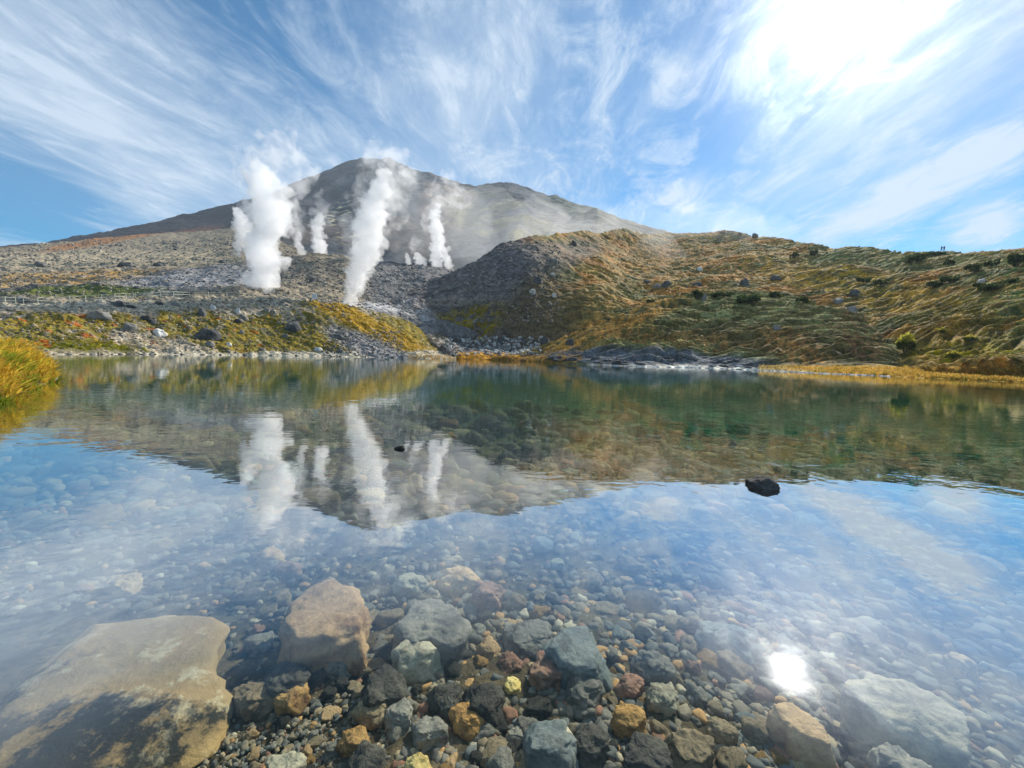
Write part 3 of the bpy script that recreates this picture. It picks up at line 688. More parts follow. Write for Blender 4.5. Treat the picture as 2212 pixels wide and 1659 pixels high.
# stones standing out of the water
top_rock('emergent_stone', 'wet', [(1606, 1046), (1625, 1030), (1645, 1026), (1665, 1030), (1690, 1046), (1670, 1056), (1630, 1056)], .0, .1, 'x')
bpy.data.objects.remove(bpy.data.objects['emergent_stone'])
def emerge(x0, x1, yb, hpx, lb, seed):
    a = onplane(x0, yb); b = onplane(x1, yb); wd = np.linalg.norm(b-a)/2; c = (a+b)/2
    hh = hpx/FPX*c[1]
    V, F = rock_mesh('r', None, 1, 56, 28, 1.15, .13, 2, seed)
    V = V*[wd*.85, wd*.65, hh*.95]
    o = mesh_np('emergent_stone', V, F, [RM['wet']]); o.location = (c[0], c[1]+.0, 0.0)
    return tag(o, lb, 'stone')
emerge(1609, 1687, 1050, 22, 'black wet pointed stone breaking the water surface on the right', 3)
emerge(852, 877, 970, 7, 'tiny black wet stone breaking the water near the steam reflections', 9)

# random single stones of the bed
LIB = {}
shapes = [('rounded', .75, .09, 4), ('angular', .55, .12, 14), ('flat', .45, .09, 8), ('jagged', .6, .20, 14), ('lumpy', .75, .17, 6)]
for si, (nm, e, rg, cu) in enumerate(shapes):
    for q in range(3):
        V, F = rock_mesh('r', None, 1, 28, 14, e, rg, cu, 300+si*10+q)
        me = bpy.data.meshes.new('stone_shape'); me.from_pydata([tuple(v) for v in V], [], F); me.polygons.foreach_set('use_smooth', [True]*len(F))
        me.materials.append(RM['grey']); LIB[(nm, q)] = me
hero_words = [h[4] for h in HERO]
rs = np.random.RandomState(77)
placed = []
def where(x, y):
    j = int(np.argmin([math.hypot((x-h[0]), (y-h[1])*1.5) for h in HC])); dx, dy = x-HC[j][0], y-HC[j][1]
    w_ = 'right of' if dx > abs(dy) else 'left of' if -dx > abs(dy) else 'beyond' if dy < 0 else 'in front of'
    g = hero_words[j].split(',')[0].split(' under ')[0].split(' with ')[0].split(' near ')[0].split(' at ')[0].split(' below ')[0].split(' above ')[0].split(' beside ')[0].split(' right ')[0].split(' left ')[0].split(' just ')[0].split(' directly ')[0]
    dist = 'close' if math.hypot(dx, dy) < 90 else 'well'
    return (dist+' ' if w_ != 'beyond' else ('just ' if dist == 'close' else 'far '))+w_+' the '+g
def size_word(s): return 'large' if s > .17 else 'medium' if s > .09 else 'small' if s > .05 else 'tiny'
labels_used = {}
n_try = 0
while len(placed) < 252 and n_try < 14000:
    n_try += 1
    if rs.rand() < .8: x, y = rs.uniform(430, 1720), rs.uniform(1290, 1675)
    else: x, y = rs.uniform(60, 2200), 1000+300*rs.rand()**.8
    if x < 540 and y > 1300: continue
    if y < 1120 and x > 1500: continue
    P0 = onplane(x, y, -.35); dist = math.hypot(P0[0], P0[1])
    zb = float(bedz(P0[0], P0[1])); P0 = onplane(x, y, zb+.03)
    dist = math.hypot(P0[0], P0[1])
    px_r = (14+24*rs.rand()**1.5)*(1 if x > 850 or y < 1500 else .7) if y > 1270 else rs.uniform(16, 44)*(1 if y < 1150 else .8)
    r = px_r/FPX*P0[1]*1.05
    if any(math.hypot(x-a, (y-b)*1.3) < (px_r+c)*.66 for a, b, c in placed): continue
    if any(math.hypot(x-h[0], (y-h[1])*1.3) < (px_r+h[2]/2)*.74 for h in HC): continue
    mk = rs.choice(['grey', 'bluegrey', 'dark', 'brown', 'tan', 'orange', 'red', 'pale'], p=[.30, .05, .24, .24, .06, .05, .04, .02] if y > 1270 else [.25, .08, .07, .30, .18, .03, .03, .06])
    si = rs.choice([s_[0] for s_ in shapes]); q = rs.randint(3)
    o = bpy.data.objects.new('lake_stone', LIB[(si, q)]); COL.objects.link(o)
    o.material_slots[0].link = 'OBJECT'; o.material_slots[0].material = RM[mk]
    hz = rs.uniform(.35, .7) if si != 'flat' else rs.uniform(.22, .35)
    o.scale = (r*rs.uniform(.85, 1.15), r*rs.uniform(.7, 1.1), r*hz); o.rotation_euler = (rs.uniform(-.25, .25), rs.uniform(-.25, .25), rs.uniform(0, 6.3))
    o.location = (P0[0], P0[1], min(zb+r*hz*.55, -.05-r*hz))
    cn = {'bluegrey': 'blue grey', 'red': 'reddish'}.get(mk, mk)
    lb = f"{size_word(r)} {si} {cn} stone {where(x, y)}"
    tag(o, ' '.join(lb.split()[:16]), 'stone', 'loose stones scattered over the lake bed'); placed.append((x, y, px_r))

# gravel and cobbles too many to count
def scatter_mesh(name, pts, sizes, cols, mat, lo=(11, 7), zs=(.3, .7), rough=.16, seed=5, cat=None, label=None):
    rs_ = np.random.RandomState(seed); base = []
    for q in range(16):
        V, F = rock_mesh('r', None, 1, lo[0], lo[1], .6, rough, 9, 900+q); base.append((V, F))
    VV, FF, CC = [], [], []; off = 0
    tris = []
    for p, s_, c in zip(pts, sizes, cols):
        V, F = base[rs_.randint(16)]; a = rs_.uniform(0, 6.3); ca, sa = math.cos(a), math.sin(a)
        sx, sy, sz = s_*rs_.uniform(.8, 1.25), s_*rs_.uniform(.7, 1.1), s_*rs_.uniform(*zs)
        W_ = V*[sx, sy, sz]; W_ = np.stack([W_[:, 0]*ca-W_[:, 1]*sa, W_[:, 0]*sa+W_[:, 1]*ca, W_[:, 2]], -1)+p
        VV.append(W_); CC.append(np.tile(c, (len(V), 1)))
        FF += [tuple(i+off for i in f) for f in F]; off += len(V)
    o = mesh_np(name, np.concatenate(VV), FF, [mat], np.concatenate(CC))
    o['kind'] = 'stuff'
    if label: o['label'] = label
    if cat: o['category'] = cat
    return o
M_peb, t = newmat('pebbles')
vc = t.n('ShaderNodeVertexColor', layer_name='tone').outputs[0]; co = t.n('ShaderNodeTexCoord').outputs['Object']
a = t.noise(co, 30, 5, .7); f = t.m('ADD', .5, a); c = t.mix(1.0, vc, t.n('ShaderNodeCombineColor', {0: f, 1: f, 2: f}).outputs[0], 'MULTIPLY')
bp = t.n('ShaderNodeBump', {'Strength': .5, 'Distance': .01, 'Height': a})
bs = t.n('ShaderNodeBsdfPrincipled', {'Base Color': c, 'Roughness': .85, 'Normal': bp.outputs[0]}); t.n('ShaderNodeOutputMaterial', {'Surface': bs.outputs[0]})
pal = np.array([(0.176, 0.155, 0.121), (0.243, 0.189, 0.121), (0.338, 0.243, 0.135), (0.081, 0.0743, 0.0607), (0.135, 0.135, 0.121), (0.432, 0.23, 0.081), (0.257, 0.121, 0.0675), (0.446, 0.365, 0.243), (0.176, 0.135, 0.081), (0.23, 0.189, 0.135)])
pts, sz, cl = [], [], []
def addp(x, y, pr0, pr1, n_sub=0):
    P0 = onplane(x, y, -.4); zb = float(bedz(P0[0], P0[1])); P0 = onplane(x, y, zb); 
    r = (pr0+(pr1-pr0)*rs.rand()**2.0)/FPX*P0[1]
    pts.append((P0[0], P0[1], zb+r*.25)); sz.append(r); cl.append(pal[rs.choice(len(pal), p=[.17, .16, .08, .15, .10, .07, .06, .04, .09, .08])]*rs.uniform(.75, 1.25)*(np.array([1.25, 1.0, .72]) if y < 1120 else 1))
for _ in range(2600): addp(rs.uniform(420, 1750), rs.uniform(1280, 1700), 2.5, 11)
for _ in range(1300): addp(rs.uniform(860, 1800), rs.uniform(1290, 1700), 11, 22)
for _ in range(1200): addp(rs.uniform(480, 900), rs.uniform(1500, 1700), 2, 9)
for _ in range(2600): addp(rs.uniform(-60, 2260), rs.uniform(1090, 1330), 3, 16)
for _ in range(1900): addp(rs.uniform(-60, 2260), 880+240*rs.rand(), 6, 30)
for _ in range(700): addp(rs.uniform(1600, 2260), rs.uniform(1300, 1700), 6, 26)
scatter_mesh('lake_gravel', pts, sz, cl, M_peb)

# ------------------------------------------------------------------ boulders on the slopes
def boulder(x0, y0, x1, y1, mat, label, group, seed, cuts=7):
    xc = (x0+x1)/2; h_ = hit(xc, y1)
    if h_ is None: h_ = hit(xc, y1+6)
    if h_ is None: return
    p = np.array(h_[0]); d_ = p[1]; wd = (x1-x0)/FPX*d_/2; hh = (y1-y0)/FPX*d_
    V, F = rock_mesh('r', None, 1, 26, 13, .6, .15, cuts+6, seed)
    V = V*[wd*1.05, wd*.85, hh*.72]
    o = mesh_np('boulder', V, F, [RM[mat]], smooth=True); o.location = (p[0], p[1]+wd*.5, p[2]+hh*.2)
    tag(o, label, 'boulder', group)
BL = 'boulders on the left bank'; BR = 'boulders on the right hill'; BS = 'boulders on the rocky slope'
for i, (x0, y0, x1, y1, mt, lb, g) in enumerate([
 (611, 691, 648, 715, 'boulder', 'largest smooth black boulder standing alone on the mossy bank', BL),
 (419, 703, 464, 733, 'boulder', 'big jagged dark boulder with pale flecks on the left bank', BL),
 (423, 664, 441, 681, 'boulder', 'dark boulder at the foot of a green patch high on the bank', BL),
 (451, 656, 464, 668, 'boulderp', 'white grey boulder just above the dark one on the bank', BL),
 (506, 665, 518, 675, 'boulderp', 'small white boulder left of the paired stones', BL),
 (516, 677, 531, 690, 'boulderg', 'rounded grey boulder below the small white boulder', BL),
 (503, 687, 522, 696, 'boulder', 'low dark stone leaning on the rounded grey boulder', BL),
 (568, 664, 581, 673, 'boulderg', 'left stone of the touching pair near the crest', BL),
 (580, 669, 594, 676, 'boulderg', 'right stone of the touching pair near the crest', BL),
 (716, 719, 741, 731, 'boulder', 'flat black boulder on the grey gravel tongue', BL),
 (676, 748, 695, 758, 'boulderp', 'white boulder low on the bank near the water', BL),
 (726, 752, 742, 760, 'boulderg', 'grey boulder at the foot of the gravel tongue', BL),
 (182, 668, 226, 686, 'boulderg', 'wide flat grey slab high on the bank behind the shore', BL),
 (259, 694, 290, 714, 'boulderg', 'round grey boulder in the middle of the left bank', BL),
 (323, 706, 351, 724, 'boulderp', 'long whitish boulder right of the round grey one', BL),
 (300, 678, 318, 690, 'boulder', 'small dark boulder above the long whitish one', BL),
 (318, 688, 335, 700, 'boulder', 'dark boulder touching the tail of the green streak', BL),
 (236, 648, 262, 659, 'boulder', 'dark low boulder right beside the rope fence', BL),
 (330, 650, 348, 657, 'boulder', 'dark flat stone on the path edge at the end of the fence', BL),
 (262, 657, 290, 663, 'boulder', 'thin dark stone under the fence boulder', BL),
 (366, 652, 382, 659, 'boulderg', 'grey stone right of the fence end', BL),
 (35, 642, 60, 654, 'boulder', 'black boulder showing behind the rope fence', BL),
 (437, 735, 460, 745, 'boulderg', 'grey flat stone under the big jagged boulder', BL),
 (484, 738, 498, 746, 'boulderp', 'white stone low between the jagged boulder and the shore', BL),
 (555, 750, 572, 757, 'boulderg', 'small grey stone in yellow grass near the shore', BL),
 (608, 720, 622, 729, 'boulderg', 'small grey stone below the largest black boulder', BL),
 (515, 711, 526, 720, 'boulderg', 'small grey stone in the middle of the bank', BL),
 (668, 595, 682, 608, 'boulder', 'dark triangular boulder on the slope above the sign', BS),
 (248, 564, 280, 576, 'boulder', 'dark boulder with a lit side on the upper slope', BS),
 (328, 564, 355, 575, 'boulder', 'dark wedge shaped boulder on the upper slope', BS),
 (71, 563, 92, 574, 'boulder', 'leftmost dark boulder of the upper slope', BS),
 (200, 608, 216, 616, 'boulderg', 'grey boulder on the lower grey field behind the fence', BS),
 (285, 616, 300, 624, 'boulder', 'half dark stone on the grey field behind the fence', BS),
 (395, 628, 418, 637, 'boulder', 'dark square block on the path left of the big steam column', BS),
 (470, 560, 486, 568, 'boulder', 'dark stone by the left edge of the big steam column', BS),
 (35, 640, 48, 646, 'boulderp', 'pale stone behind the left end of the fence', BS),
 (640, 607, 652, 614, 'boulderg', 'grey stone left of the dark triangular boulder', BS),
 (1842, 622, 1865, 634, 'boulder', 'dark grey boulder in the orange grass of the right hill', BR),
 (1803, 642, 1826, 653, 'boulderg', 'grey boulder with pale top in the orange hollow', BR),
 (1833, 661, 1856, 674, 'boulderg', 'smooth grey boulder on the shoulder of the green mound', BR),
 (1428, 606, 1459, 618, 'boulder', 'wide black boulder in the dip of the right hill', BR),
 (1412, 612, 1428, 620, 'boulderg', 'small grey boulder left of the wide black one', BR),
 (1498, 606, 1522, 618, 'boulder', 'dark boulder right of the dip', BR),
 (1600, 598, 1622, 617, 'boulder', 'tall dark boulder in brown grass above the big green shrub', BR),
 (1512, 635, 1530, 646, 'boulderg', 'smooth grey boulder beside the small green shrub', BR),
 (1233, 519, 1247, 531, 'boulder', 'dark boulder near the skyline of the right hill', BR),
 (1152, 594, 1173, 612, 'boulder', 'blue black boulder on the dark flank', BR),
 (1186, 556, 1207, 568, 'boulderg', 'long grey boulder high on the dark flank', BR),
 (1143, 622, 1158, 634, 'boulderp', 'whitish boulder on the dark flank', BR),
 (1192, 632, 1202, 641, 'boulderp', 'small whitish boulder right of the larger whitish one', BR),
 (1076, 729, 1093, 743, 'boulder', 'dark boulder at the mouth of the stony gully', BR),
 (1170, 724, 1186, 742, 'boulder', 'dark pointed boulder on the orange foot slope', BR),
 (1220, 729, 1243, 745, 'boulder', 'rounded dark boulder right of the pointed one', BR),
 (2117, 600, 2134, 610, 'boulderp', 'white boulder among green shrubs at the right', BR),
 (1390, 604, 1408, 611, 'boulder', 'brown boulder at the left end of the dip', BR),
 (1668, 592, 1690, 602, 'boulder', 'dark boulder on the orange shoulder', BR),
 (1506, 575, 1520, 584, 'boulderp', 'pale boulder in the green hollow', BR),
 (1671, 700, 1686, 712, 'boulderg', 'grey boulder in the dark middle of the green mound', BR),
 (1188, 588, 1198, 594, 'boulderp', 'pale chip on the brown shoulder', BR)]):
    boulder(x0, y0, x1, y1, mt, lb, g, 400+i)
# rocks of the shore under the mound
rs = np.random.RandomState(5)
words = ['blue grey', 'dark grey', 'slate grey', 'pale']
for i in range(46):
    x = rs.uniform(1195, 1625); y = shr(x)-2-rs.uniform(0, 24)*(.4+.6*rs.rand())
    wpx = rs.uniform(7, 26); hp = wpx*rs.uniform(.2, .4)
    mt = rs.choice(['boulder', 'boulderg', 'boulderg', 'boulderp'], p=[.62, .25, .10, .03])
    nm = {'boulder': 'dark', 'boulderg': 'grey', 'boulderp': 'pale'}[mt]
    third = 'left end of' if x < 1330 else 'middle of' if x < 1490 else 'right end of'
    boulder(x-wpx/2, y-hp, x+wpx/2, y, mt, f"{'large' if wpx > 20 else 'small'} {nm} rock {'at the waterline' if y > shr(x)-8 else 'above the waterline'}, {third} the rocky shore", 'rocks of the shore under the green mound', 600+i, 9)
# pale flat stones on the waterline
for i in range(44):
    x = 1275+i*15+rs.uniform(-6, 6); y = shr(x)+.6
    wpx = rs.uniform(9, 20)
    boulder(x-wpx/2, y-2.6, x+wpx/2, y, 'boulderp', 'flat white stone on the waterline below the ' + ('rocky shore' if x < 1620 else 'orange meadow'), 'white stones along the right waterline', 700+i, 3)
for i in range(22):
    x = rs.uniform(110, 330) if i % 3 else rs.uniform(330, 640); y = sh(x)+.3; wpx = rs.uniform(5, 13)
    boulder(x-wpx/2, y-3, x+wpx/2, y, rs.choice(['boulderg', 'boulderg']), 'small pale stone on the waterline of the left bank', 'pale stones along the left waterline', 760+i, 5)

# small rubble, uncountable
M_rub, t = newmat('rubble')
vc = t.n('ShaderNodeVertexColor', layer_name='tone').outputs[0]
bs = t.n('ShaderNodeBsdfPrincipled', {'Base Color': vc, 'Roughness': .9}); t.n('ShaderNodeOutputMaterial', {'Surface': bs.outputs[0]})
pts, sz, cl = [], [], []
def rub(n_, xr, yr, pr, colr, test=None, bias=1.0):
    for _ in range(n_):
        x = rs.uniform(*xr); y = yr[0]+(yr[1]-yr[0])*rs.rand()**bias
        if test and not test(x, y): continue
        h_ = hit(x, y)
        if h_ is None: continue
        p = h_[0]; r = rs.uniform(*pr)**1.0/FPX*p[1]
        if p[1] > 320: continue
        pts.append((p[0], p[1], p[2]+r*.15)); sz.append(r); cl.append(np.array(colr[rs.randint(len(colr))])*rs.uniform(.7, 1.3))
gc = [(.27, .25, .22), (.20, .19, .18), (.12, .12, .12), (.07, .07, .07), (.34, .31, .27), (.22, .19, .15), (.16, .145, .12)]
rub(2600, (-20, 640), (505, 640), (.7, 3.0), gc)
rub(1200, (560, 900), (560, 665), (.8, 3.2), gc)
rub(1500, (-20, 760), (640, 765), (.8, 3.0), gc)
rub(500, (700, 870), (715, 772), (.8, 3.0), gc)
rub(1500, (860, 1210), (520, 700), (.8, 3.2), gc)
rub(500, (960, 1170), (728, 768), (1.0, 5.0), [(.5, .49, .45), (.36, .35, .33), (.2, .2, .2), (.12, .12, .12)])
rub(260, (1200, 2200), (520, 760), (.8, 2.4), gc)
scatter_mesh('rubble', pts, sz, cl, M_rub, lo=(7, 5), zs=(.45, .8), rough=.12, seed=8)

# ------------------------------------------------------------------ tufts of grass on the slopes (ground cover)
def blades(name, roots, size, cols, mat, nb=5, lean=.5, seg=2, seed=3, wid=.12):
    """curved blades; roots (N,3), size (N), cols (N,3)"""
    rs_ = np.random.RandomState(seed); N = len(roots)
    R0 = np.repeat(roots, nb, 0); L = np.repeat(size, nb)*rs_.uniform(.6, 1.2, N*nb); Cc = np.repeat(cols, nb, 0)*rs_.uniform(.75, 1.25, (N*nb, 1))
    a = rs_.uniform(0, 2*np.pi, N*nb); ln = rs_.uniform(.2, 1, N*nb)*lean
    D_ = np.stack([np.cos(a), np.sin(a), 0*a], -1); Sd = np.stack([-np.sin(a), np.cos(a), 0*a], -1)
    b = rs_.uniform(0, 2*np.pi, N*nb); Sd = np.stack([np.cos(b), np.sin(b), 0*b], -1)
    R0 = R0+D_*(np.repeat(size, nb)*rs_.uniform(0, .45, N*nb))[:, None]
    VV = []; 
    for s_ in range(seg+1):
        f_ = s_/seg; w_ = wid*L*(1-f_*.85)
        P_ = R0+D_*(L*ln*f_**1.6)[:, None]; P_[:, 2] += L*(f_-.35*ln*f_**2)
        VV += [P_-Sd*w_[:, None]*.5, P_+Sd*w_[:, None]*.5]
    M_ = N*nb; V_ = np.stack(VV, 1).reshape(-1, 3); K = 2*(seg+1)
    F_ = []
    base = np.arange(M_)*K
    for s_ in range(seg): F_.append(np.stack([base+2*s_, base+2*s_+1, base+2*s_+3, base+2*s_+2], -1))
    return mesh_np(name, V_, np.concatenate(F_), [mat], np.repeat(Cc, K, 0), smooth=False)
def tuftfield(name, spec, seed, mixc=.25):
    rs_ = np.random.RandomState(seed); Rr, Sz, Cl = [], [], []
    for n_, xr, yr, hpx, colr, tst in spec:
        for _ in range(n_):
            x = rs_.uniform(*xr); y = rs_.uniform(*yr)
            if tst and not tst(x, y): continue
            h_ = hit(x, y)
            if h_ is None or h_[0][1] > 300: continue
            p = h_[0]; Rr.append(tuple(p-Vector((0, 0, .03)))); Sz.append(rs_.uniform(*hpx)/FPX*p[1]); gcl = TCOL[h_[2]][TCOL[h_[2]+'F'][h_[4]][0]]; Cl.append((gcl*1.25*(1-mixc)+np.array(colr[rs_.randint(len(colr))])*mixc)*rs_.uniform(.75, 1.3))
    o = blades(name, np.array(Rr), np.array(Sz), np.array(Cl), M_leaf, nb=5, lean=.8, seg=2, seed=seed, wid=.22)
    o['kind'] = 'stuff'; return o
org = [(.50, .30, .09), (.44, .26, .08), (.36, .24, .08), (.56, .36, .13)]
olv = [(.22, .20, .06), (.30, .27, .07), (.14, .15, .05), (.36, .28, .06)]
grn = [(.20, .24, .10), (.28, .30, .15), (.12, .16, .06), (.33, .32, .17)]
def above(fn): return lambda x, y: y < fn(x)
tuftfield('hillside_grass', [
    (3800, (1180, 2215), (505, 800), (1.2, 3.2), org+olv+grn, None),
    (2600, (1330, 1960), (640, 780), (1.5, 3.6), grn+grn+olv, None),
    (2500, (1130, 1420), (660, 785), (1.5, 4), org, lambda x, y: y > 780-(x-1130)*.38),
    (2400, (1950, 2215), (600, 800), (2, 5), grn+olv+[(.40, .34, .06), (.10, .16, .06)], None),
    (1500, (920, 1110), (650, 745), (2, 5), olv, None)], 41)
tuftfield('bank_grass', [
    (4200, (60, 760), (662, 762), (1.5, 4.5), olv+[(.40, .30, .05), (.18, .20, .04)], None),
    (1600, (110, 420), (738, 764), (2.5, 6), [(.20, .22, .04), (.32, .27, .04), (.26, .26, .05)], lambda x, y: x < 300),
    (3000, (640, 970), (655, 768), (1.5, 4.5), [(.38, .25, .06), (.30, .25, .05), (.20, .19, .05)], lambda x, y: abs(y-(664+(x-680)*.33)) < 34),
    (120, (60, 560), (670, 750), (2, 4), [(.42, .09, .04), (.45, .14, .04)], lambda x, y: math.sin(x*.06)+math.sin(y*.21+x*.03) > 1.1)], 42, .3)
tuftfield('meadow_grass', [
    (7000, (1640, 2230), (788, 828), (4, 9), [(.58, .36, .09), (.50, .33, .08), (.62, .44, .15), (.36, .30, .07)], lambda x, y: y > 792+(x-1640)*.012 and y < shr(x)-1),
    (1300, (1640, 2230), (800, 828), (5, 11), [(.16, .17, .04), (.24, .20, .04)], lambda x, y: y > shr(x)-5 and y < shr(x)-1 and math.sin(x*.05)+math.sin(x*.137) > -.3),
    (1500, (880, 1260), (768, 785), (2.5, 5), [(.48, .27, .06), (.40, .26, .05)], None)], 43, .8)

# ------------------------------------------------------------------ near grassy bank at the left edge
nu_, nv_ = 90, 60
line = [(-420, 985), (-200, 915), (0, 872), (45, 846), (75, 832), (100, 824), (112, 818)]
bx = np.interp(np.linspace(0, 1, nu_), np.linspace(0, 1, len(line)), [p[0] for p in line]); by = np.interp(np.linspace(0, 1, nu_), np.linspace(0, 1, len(line)), [p[1] for p in line])
edge = np.array([onplane(a, b) for a, b in zip(bx, by)])
inl = np.array([-.93, .36, 0])
tt = np.linspace(0, 1, nv_)
G_ = np.zeros((nv_, nu_, 3))
for j, t_ in enumerate(tt):
    e = edge+inl*(t_*7.0-.5); hgt = 1.0*min(1, (max(t_-.05, 0)/.35))**.6*(1-.25*t_)
    e[:, 2] = -.5*(1-sstep(t_, 0, .10))+hgt*1.08*sstep(np.linspace(1, 0, nu_), 0, .08)
    G_[j] = e
G_[..., 2] += .22*fbm(G_[..., 0]*1.1, G_[..., 1]*1.1, 4, 4)
n_ = fbm(G_[..., 0], G_[..., 1], 7, 3)
cc = lerpc(np.zeros(n_.shape+(3,))+C_(.10, .085, .03), sstep(n_, -.2, .3), (.06, .07, .02))
nb_ = mesh_np('near_bank', G_.reshape(-1, 3), gridF(nu_, nv_), [M_bank], cc.reshape(-1, 3)); nb_['kind'] = 'structure'
rs = np.random.RandomState(9)
fi = rs.randint(0, nu_-1, 5200); fj = rs.uniform(.045, .75, 5200)*(nv_-1); j0 = fj.astype(int)
roots = G_[j0, fi]+rs.uniform(-.15, .15, (5200, 3))*[1, 1, 0]
pn = fbm(roots[:, 0]*.9, roots[:, 1]*.9, roots[:, 2]*1.5+3, 3)
cA, cB, cC, cD = C_(.68, .46, .06), C_(.24, .30, .03), C_(.52, .48, .05), C_(.42, .25, .05)
tn = rs.uniform(-.6, .6, 5200)+pn*1.7+.12
bc = np.where((tn > .25)[:, None], cA, np.where((tn > -.05)[:, None], cC, np.where((tn > -.35)[:, None], cD, cB)))
o = blades('bank_edge_grass', roots, rs.uniform(.12, .36, 5200), bc, M_leaf, nb=6, lean=1.6, seg=3, seed=5, wid=.16)
o['kind'] = 'stuff'
for i, (x, y, mt, lb) in enumerate([(62, 822, 'boulderp', 'white stone under the overhanging grass, left one of the three'), (72, 830, 'boulderg', 'grey stone under the overhanging grass, middle one of the three'), (100, 818, 'boulderp', 'white stone at the tip of the grassy bank, right one of the three')]):
    p = onplane(x, y); V, F = rock_mesh('r', None, 1, 26, 13, .7, .13, 6, 50+i); o = mesh_np('boulder', V*[.22, .2, .13], F, [RM[mt]]); o.location = (p[0], p[1], .06)
    tag(o, lb, 'boulder', 'stones at the foot of the near grassy bank')

# ------------------------------------------------------------------ shrubs
def shrub(x0, y0, x1, y1, c1, c2, label, cat, group, seed, tip=None, name='dwarf_pine'):
    xc = (x0+x1)/2; h_ = hit(xc, y1)
    if h_ is None: return
    p = np.array(h_[0]); d_ = p[1]; wd = (x1-x0)/FPX*d_/2; hh = (y1-y0)/FPX*d_
    root = empty(name, p); tag(root, label, cat, group)
    rs_ = np.random.RandomState(seed); n_l = 420
    # several lobes of foliage
    nl = rs_.randint(9, 14); lc = np.stack([rs_.uniform(-.75, .75, nl)*wd, rs_.uniform(-.4, .5, nl)*wd, rs_.uniform(.25, .75, nl)*hh], -1); lr = rs_.uniform(.2, .42, nl)
    k_ = rs_.randint(nl, size=n_l); u = rs_.normal(size=(n_l, 3)); u /= np.linalg.norm(u, axis=1)[:, None]; rr = rs_.uniform(.55, 1.05, n_l)
    q = lc[k_]+u*rr[:, None]*lr[k_][:, None]*np.array([wd*1.0, wd*.8, hh*.9]); q[:, 2] = np.abs(q[:, 2])
    s_ = np.full(n_l, max(wd, hh)*.16); colr = np.where(rs_.rand(n_l, 1) < .5, np.array(c1), np.array(c2))
    if tip is not None: colr = np.where((q[:, 2] > hh*.55)[:, None], np.array(tip), colr)
    V, F = [], []
    for i in range(n_l):
        ax = rs_.normal(size=3); ax /= np.linalg.norm(ax); bx_ = np.cross(ax, rs_.normal(size=3)); bx_ /= np.linalg.norm(bx_)
        b = len(V); V += [q[i]-ax*s_[i]*.9, q[i]+bx_*s_[i]*.4, q[i]+ax*s_[i]*.9, q[i]-bx_*s_[i]*.4]; F.append((b, b+1, b+2, b+3))
    o = mesh_np('foliage', V, F, [M_leaf], np.repeat(colr, 4, 0)*rs_.uniform(.8, 1.2, (n_l*4, 1)), smooth=False, parent=root)
    V, F = [], []
    for b_ in range(4):
        a = rs_.uniform(0, 6.3); e_ = np.array([math.cos(a)*wd*.5, math.sin(a)*wd*.4, hh*.6]); r0, r1 = hh*.05, hh*.02; bs_ = len(V)
        for f_ in (0, 1):
            for q_ in range(5):
                an = q_*2*math.pi/5; V.append(e_*f_+np.array([math.cos(an), math.sin(an), 0])*(r1 if f_ else r0)-np.array([0, 0, .1*(1-f_)]))
        for q_ in range(5): F.append((bs_+q_, bs_+(q_+1) % 5, bs_+5+(q_+1) % 5, bs_+5+q_))
    mesh_np('stem', V, F, [M_stem], parent=root)
M_stem = plain('stem_bark', (.10, .07, .05))
dg, mg = (.035, .06, .022), (.06, .09, .03)
SG = 'dwarf pines on the right hill'
for i, (x0, y0, x1, y1, lb) in enumerate([
 (1586, 634, 1648, 655, 'widest dark green dwarf pine on top of the green mound'),
 (1493, 627, 1516, 647, 'dark green dwarf pine beside the smooth grey boulder'),
 (1540, 632, 1582, 640, 'low flat green shrub between the two mound pines'),
 (1660, 630, 1690, 643, 'green pine bush just right of the widest pine'),
 (1720, 641, 1748, 657, 'small pine bush on the right end of the mound top'),
 (1852, 597, 1884, 611, 'dark pine bush above the dark grey boulder in orange grass'),
 (1888, 604, 1918, 617, 'light green pine bush right of the boulder bush'),
 (2003, 608, 2045, 620, 'flat pine bush left of the white boulder'),
 (2103, 610, 2156, 630, 'broad green pine bush below the white boulder'),
 (2088, 570, 2122, 586, 'blue green pine bush above the white boulder'),
 (2126, 562, 2153, 577, 'round blue green pine bush near the right skyline'),
 (1964, 550, 2010, 565, 'pine bush under the skyline at the left of the hikers'),
 (2004, 543, 2036, 553, 'dark pine bush just under the two hikers'),
 (2032, 598, 2075, 610, 'green pine bush on the far right slope, above the flat one'),
 (2038, 560, 2062, 573, 'small pine bush below the hikers'),
 (2180, 550, 2216, 575, 'dark pine bush cut by the right edge of the frame'),
 (2174, 600, 2200, 612, 'small green shrub at the right edge'),
 (1749, 540, 1770, 553, 'small dark bush on the hazy shoulder'),
 (1706, 545, 1726, 556, 'leftmost small bush of the hazy shoulder'),
 (1396, 646, 1414, 653, 'tiny green bush on the left flank of the mound'),
 (1626, 504, 1640, 514, 'bushy knob sticking out of the skyline'),
 (1594, 502, 1606, 510, 'smaller bushy knob on the skyline'),
 (1555, 500, 1566, 506, 'tiny bushy knob on the skyline left of the others')]):
    shrub(x0, y0, x1, y1, dg, mg, lb, 'shrub', SG, 800+i)
for i, (x0, y0, x1, y1, lb, tp) in enumerate([
 (1930, 720, 1978, 762, 'large dark bush with bright yellow top in the gully of the right hill', (.46, .42, .07)),
 (2024, 708, 2046, 720, 'small bright yellow bush up the gully', (.42, .36, .06)),
 (2080, 722, 2106, 736, 'yellow bush on the slope at the right', (.50, .44, .08)),
 (2044, 756, 2072, 774, 'yellow green bush near the meadow', (.44, .38, .06))]):
    shrub(x0, y0, x1, y1, (.09, .12, .03), (.16, .17, .04), lb, 'bush', 'yellow autumn bushes in the gully', 850+i, tp, 'autumn_bush')

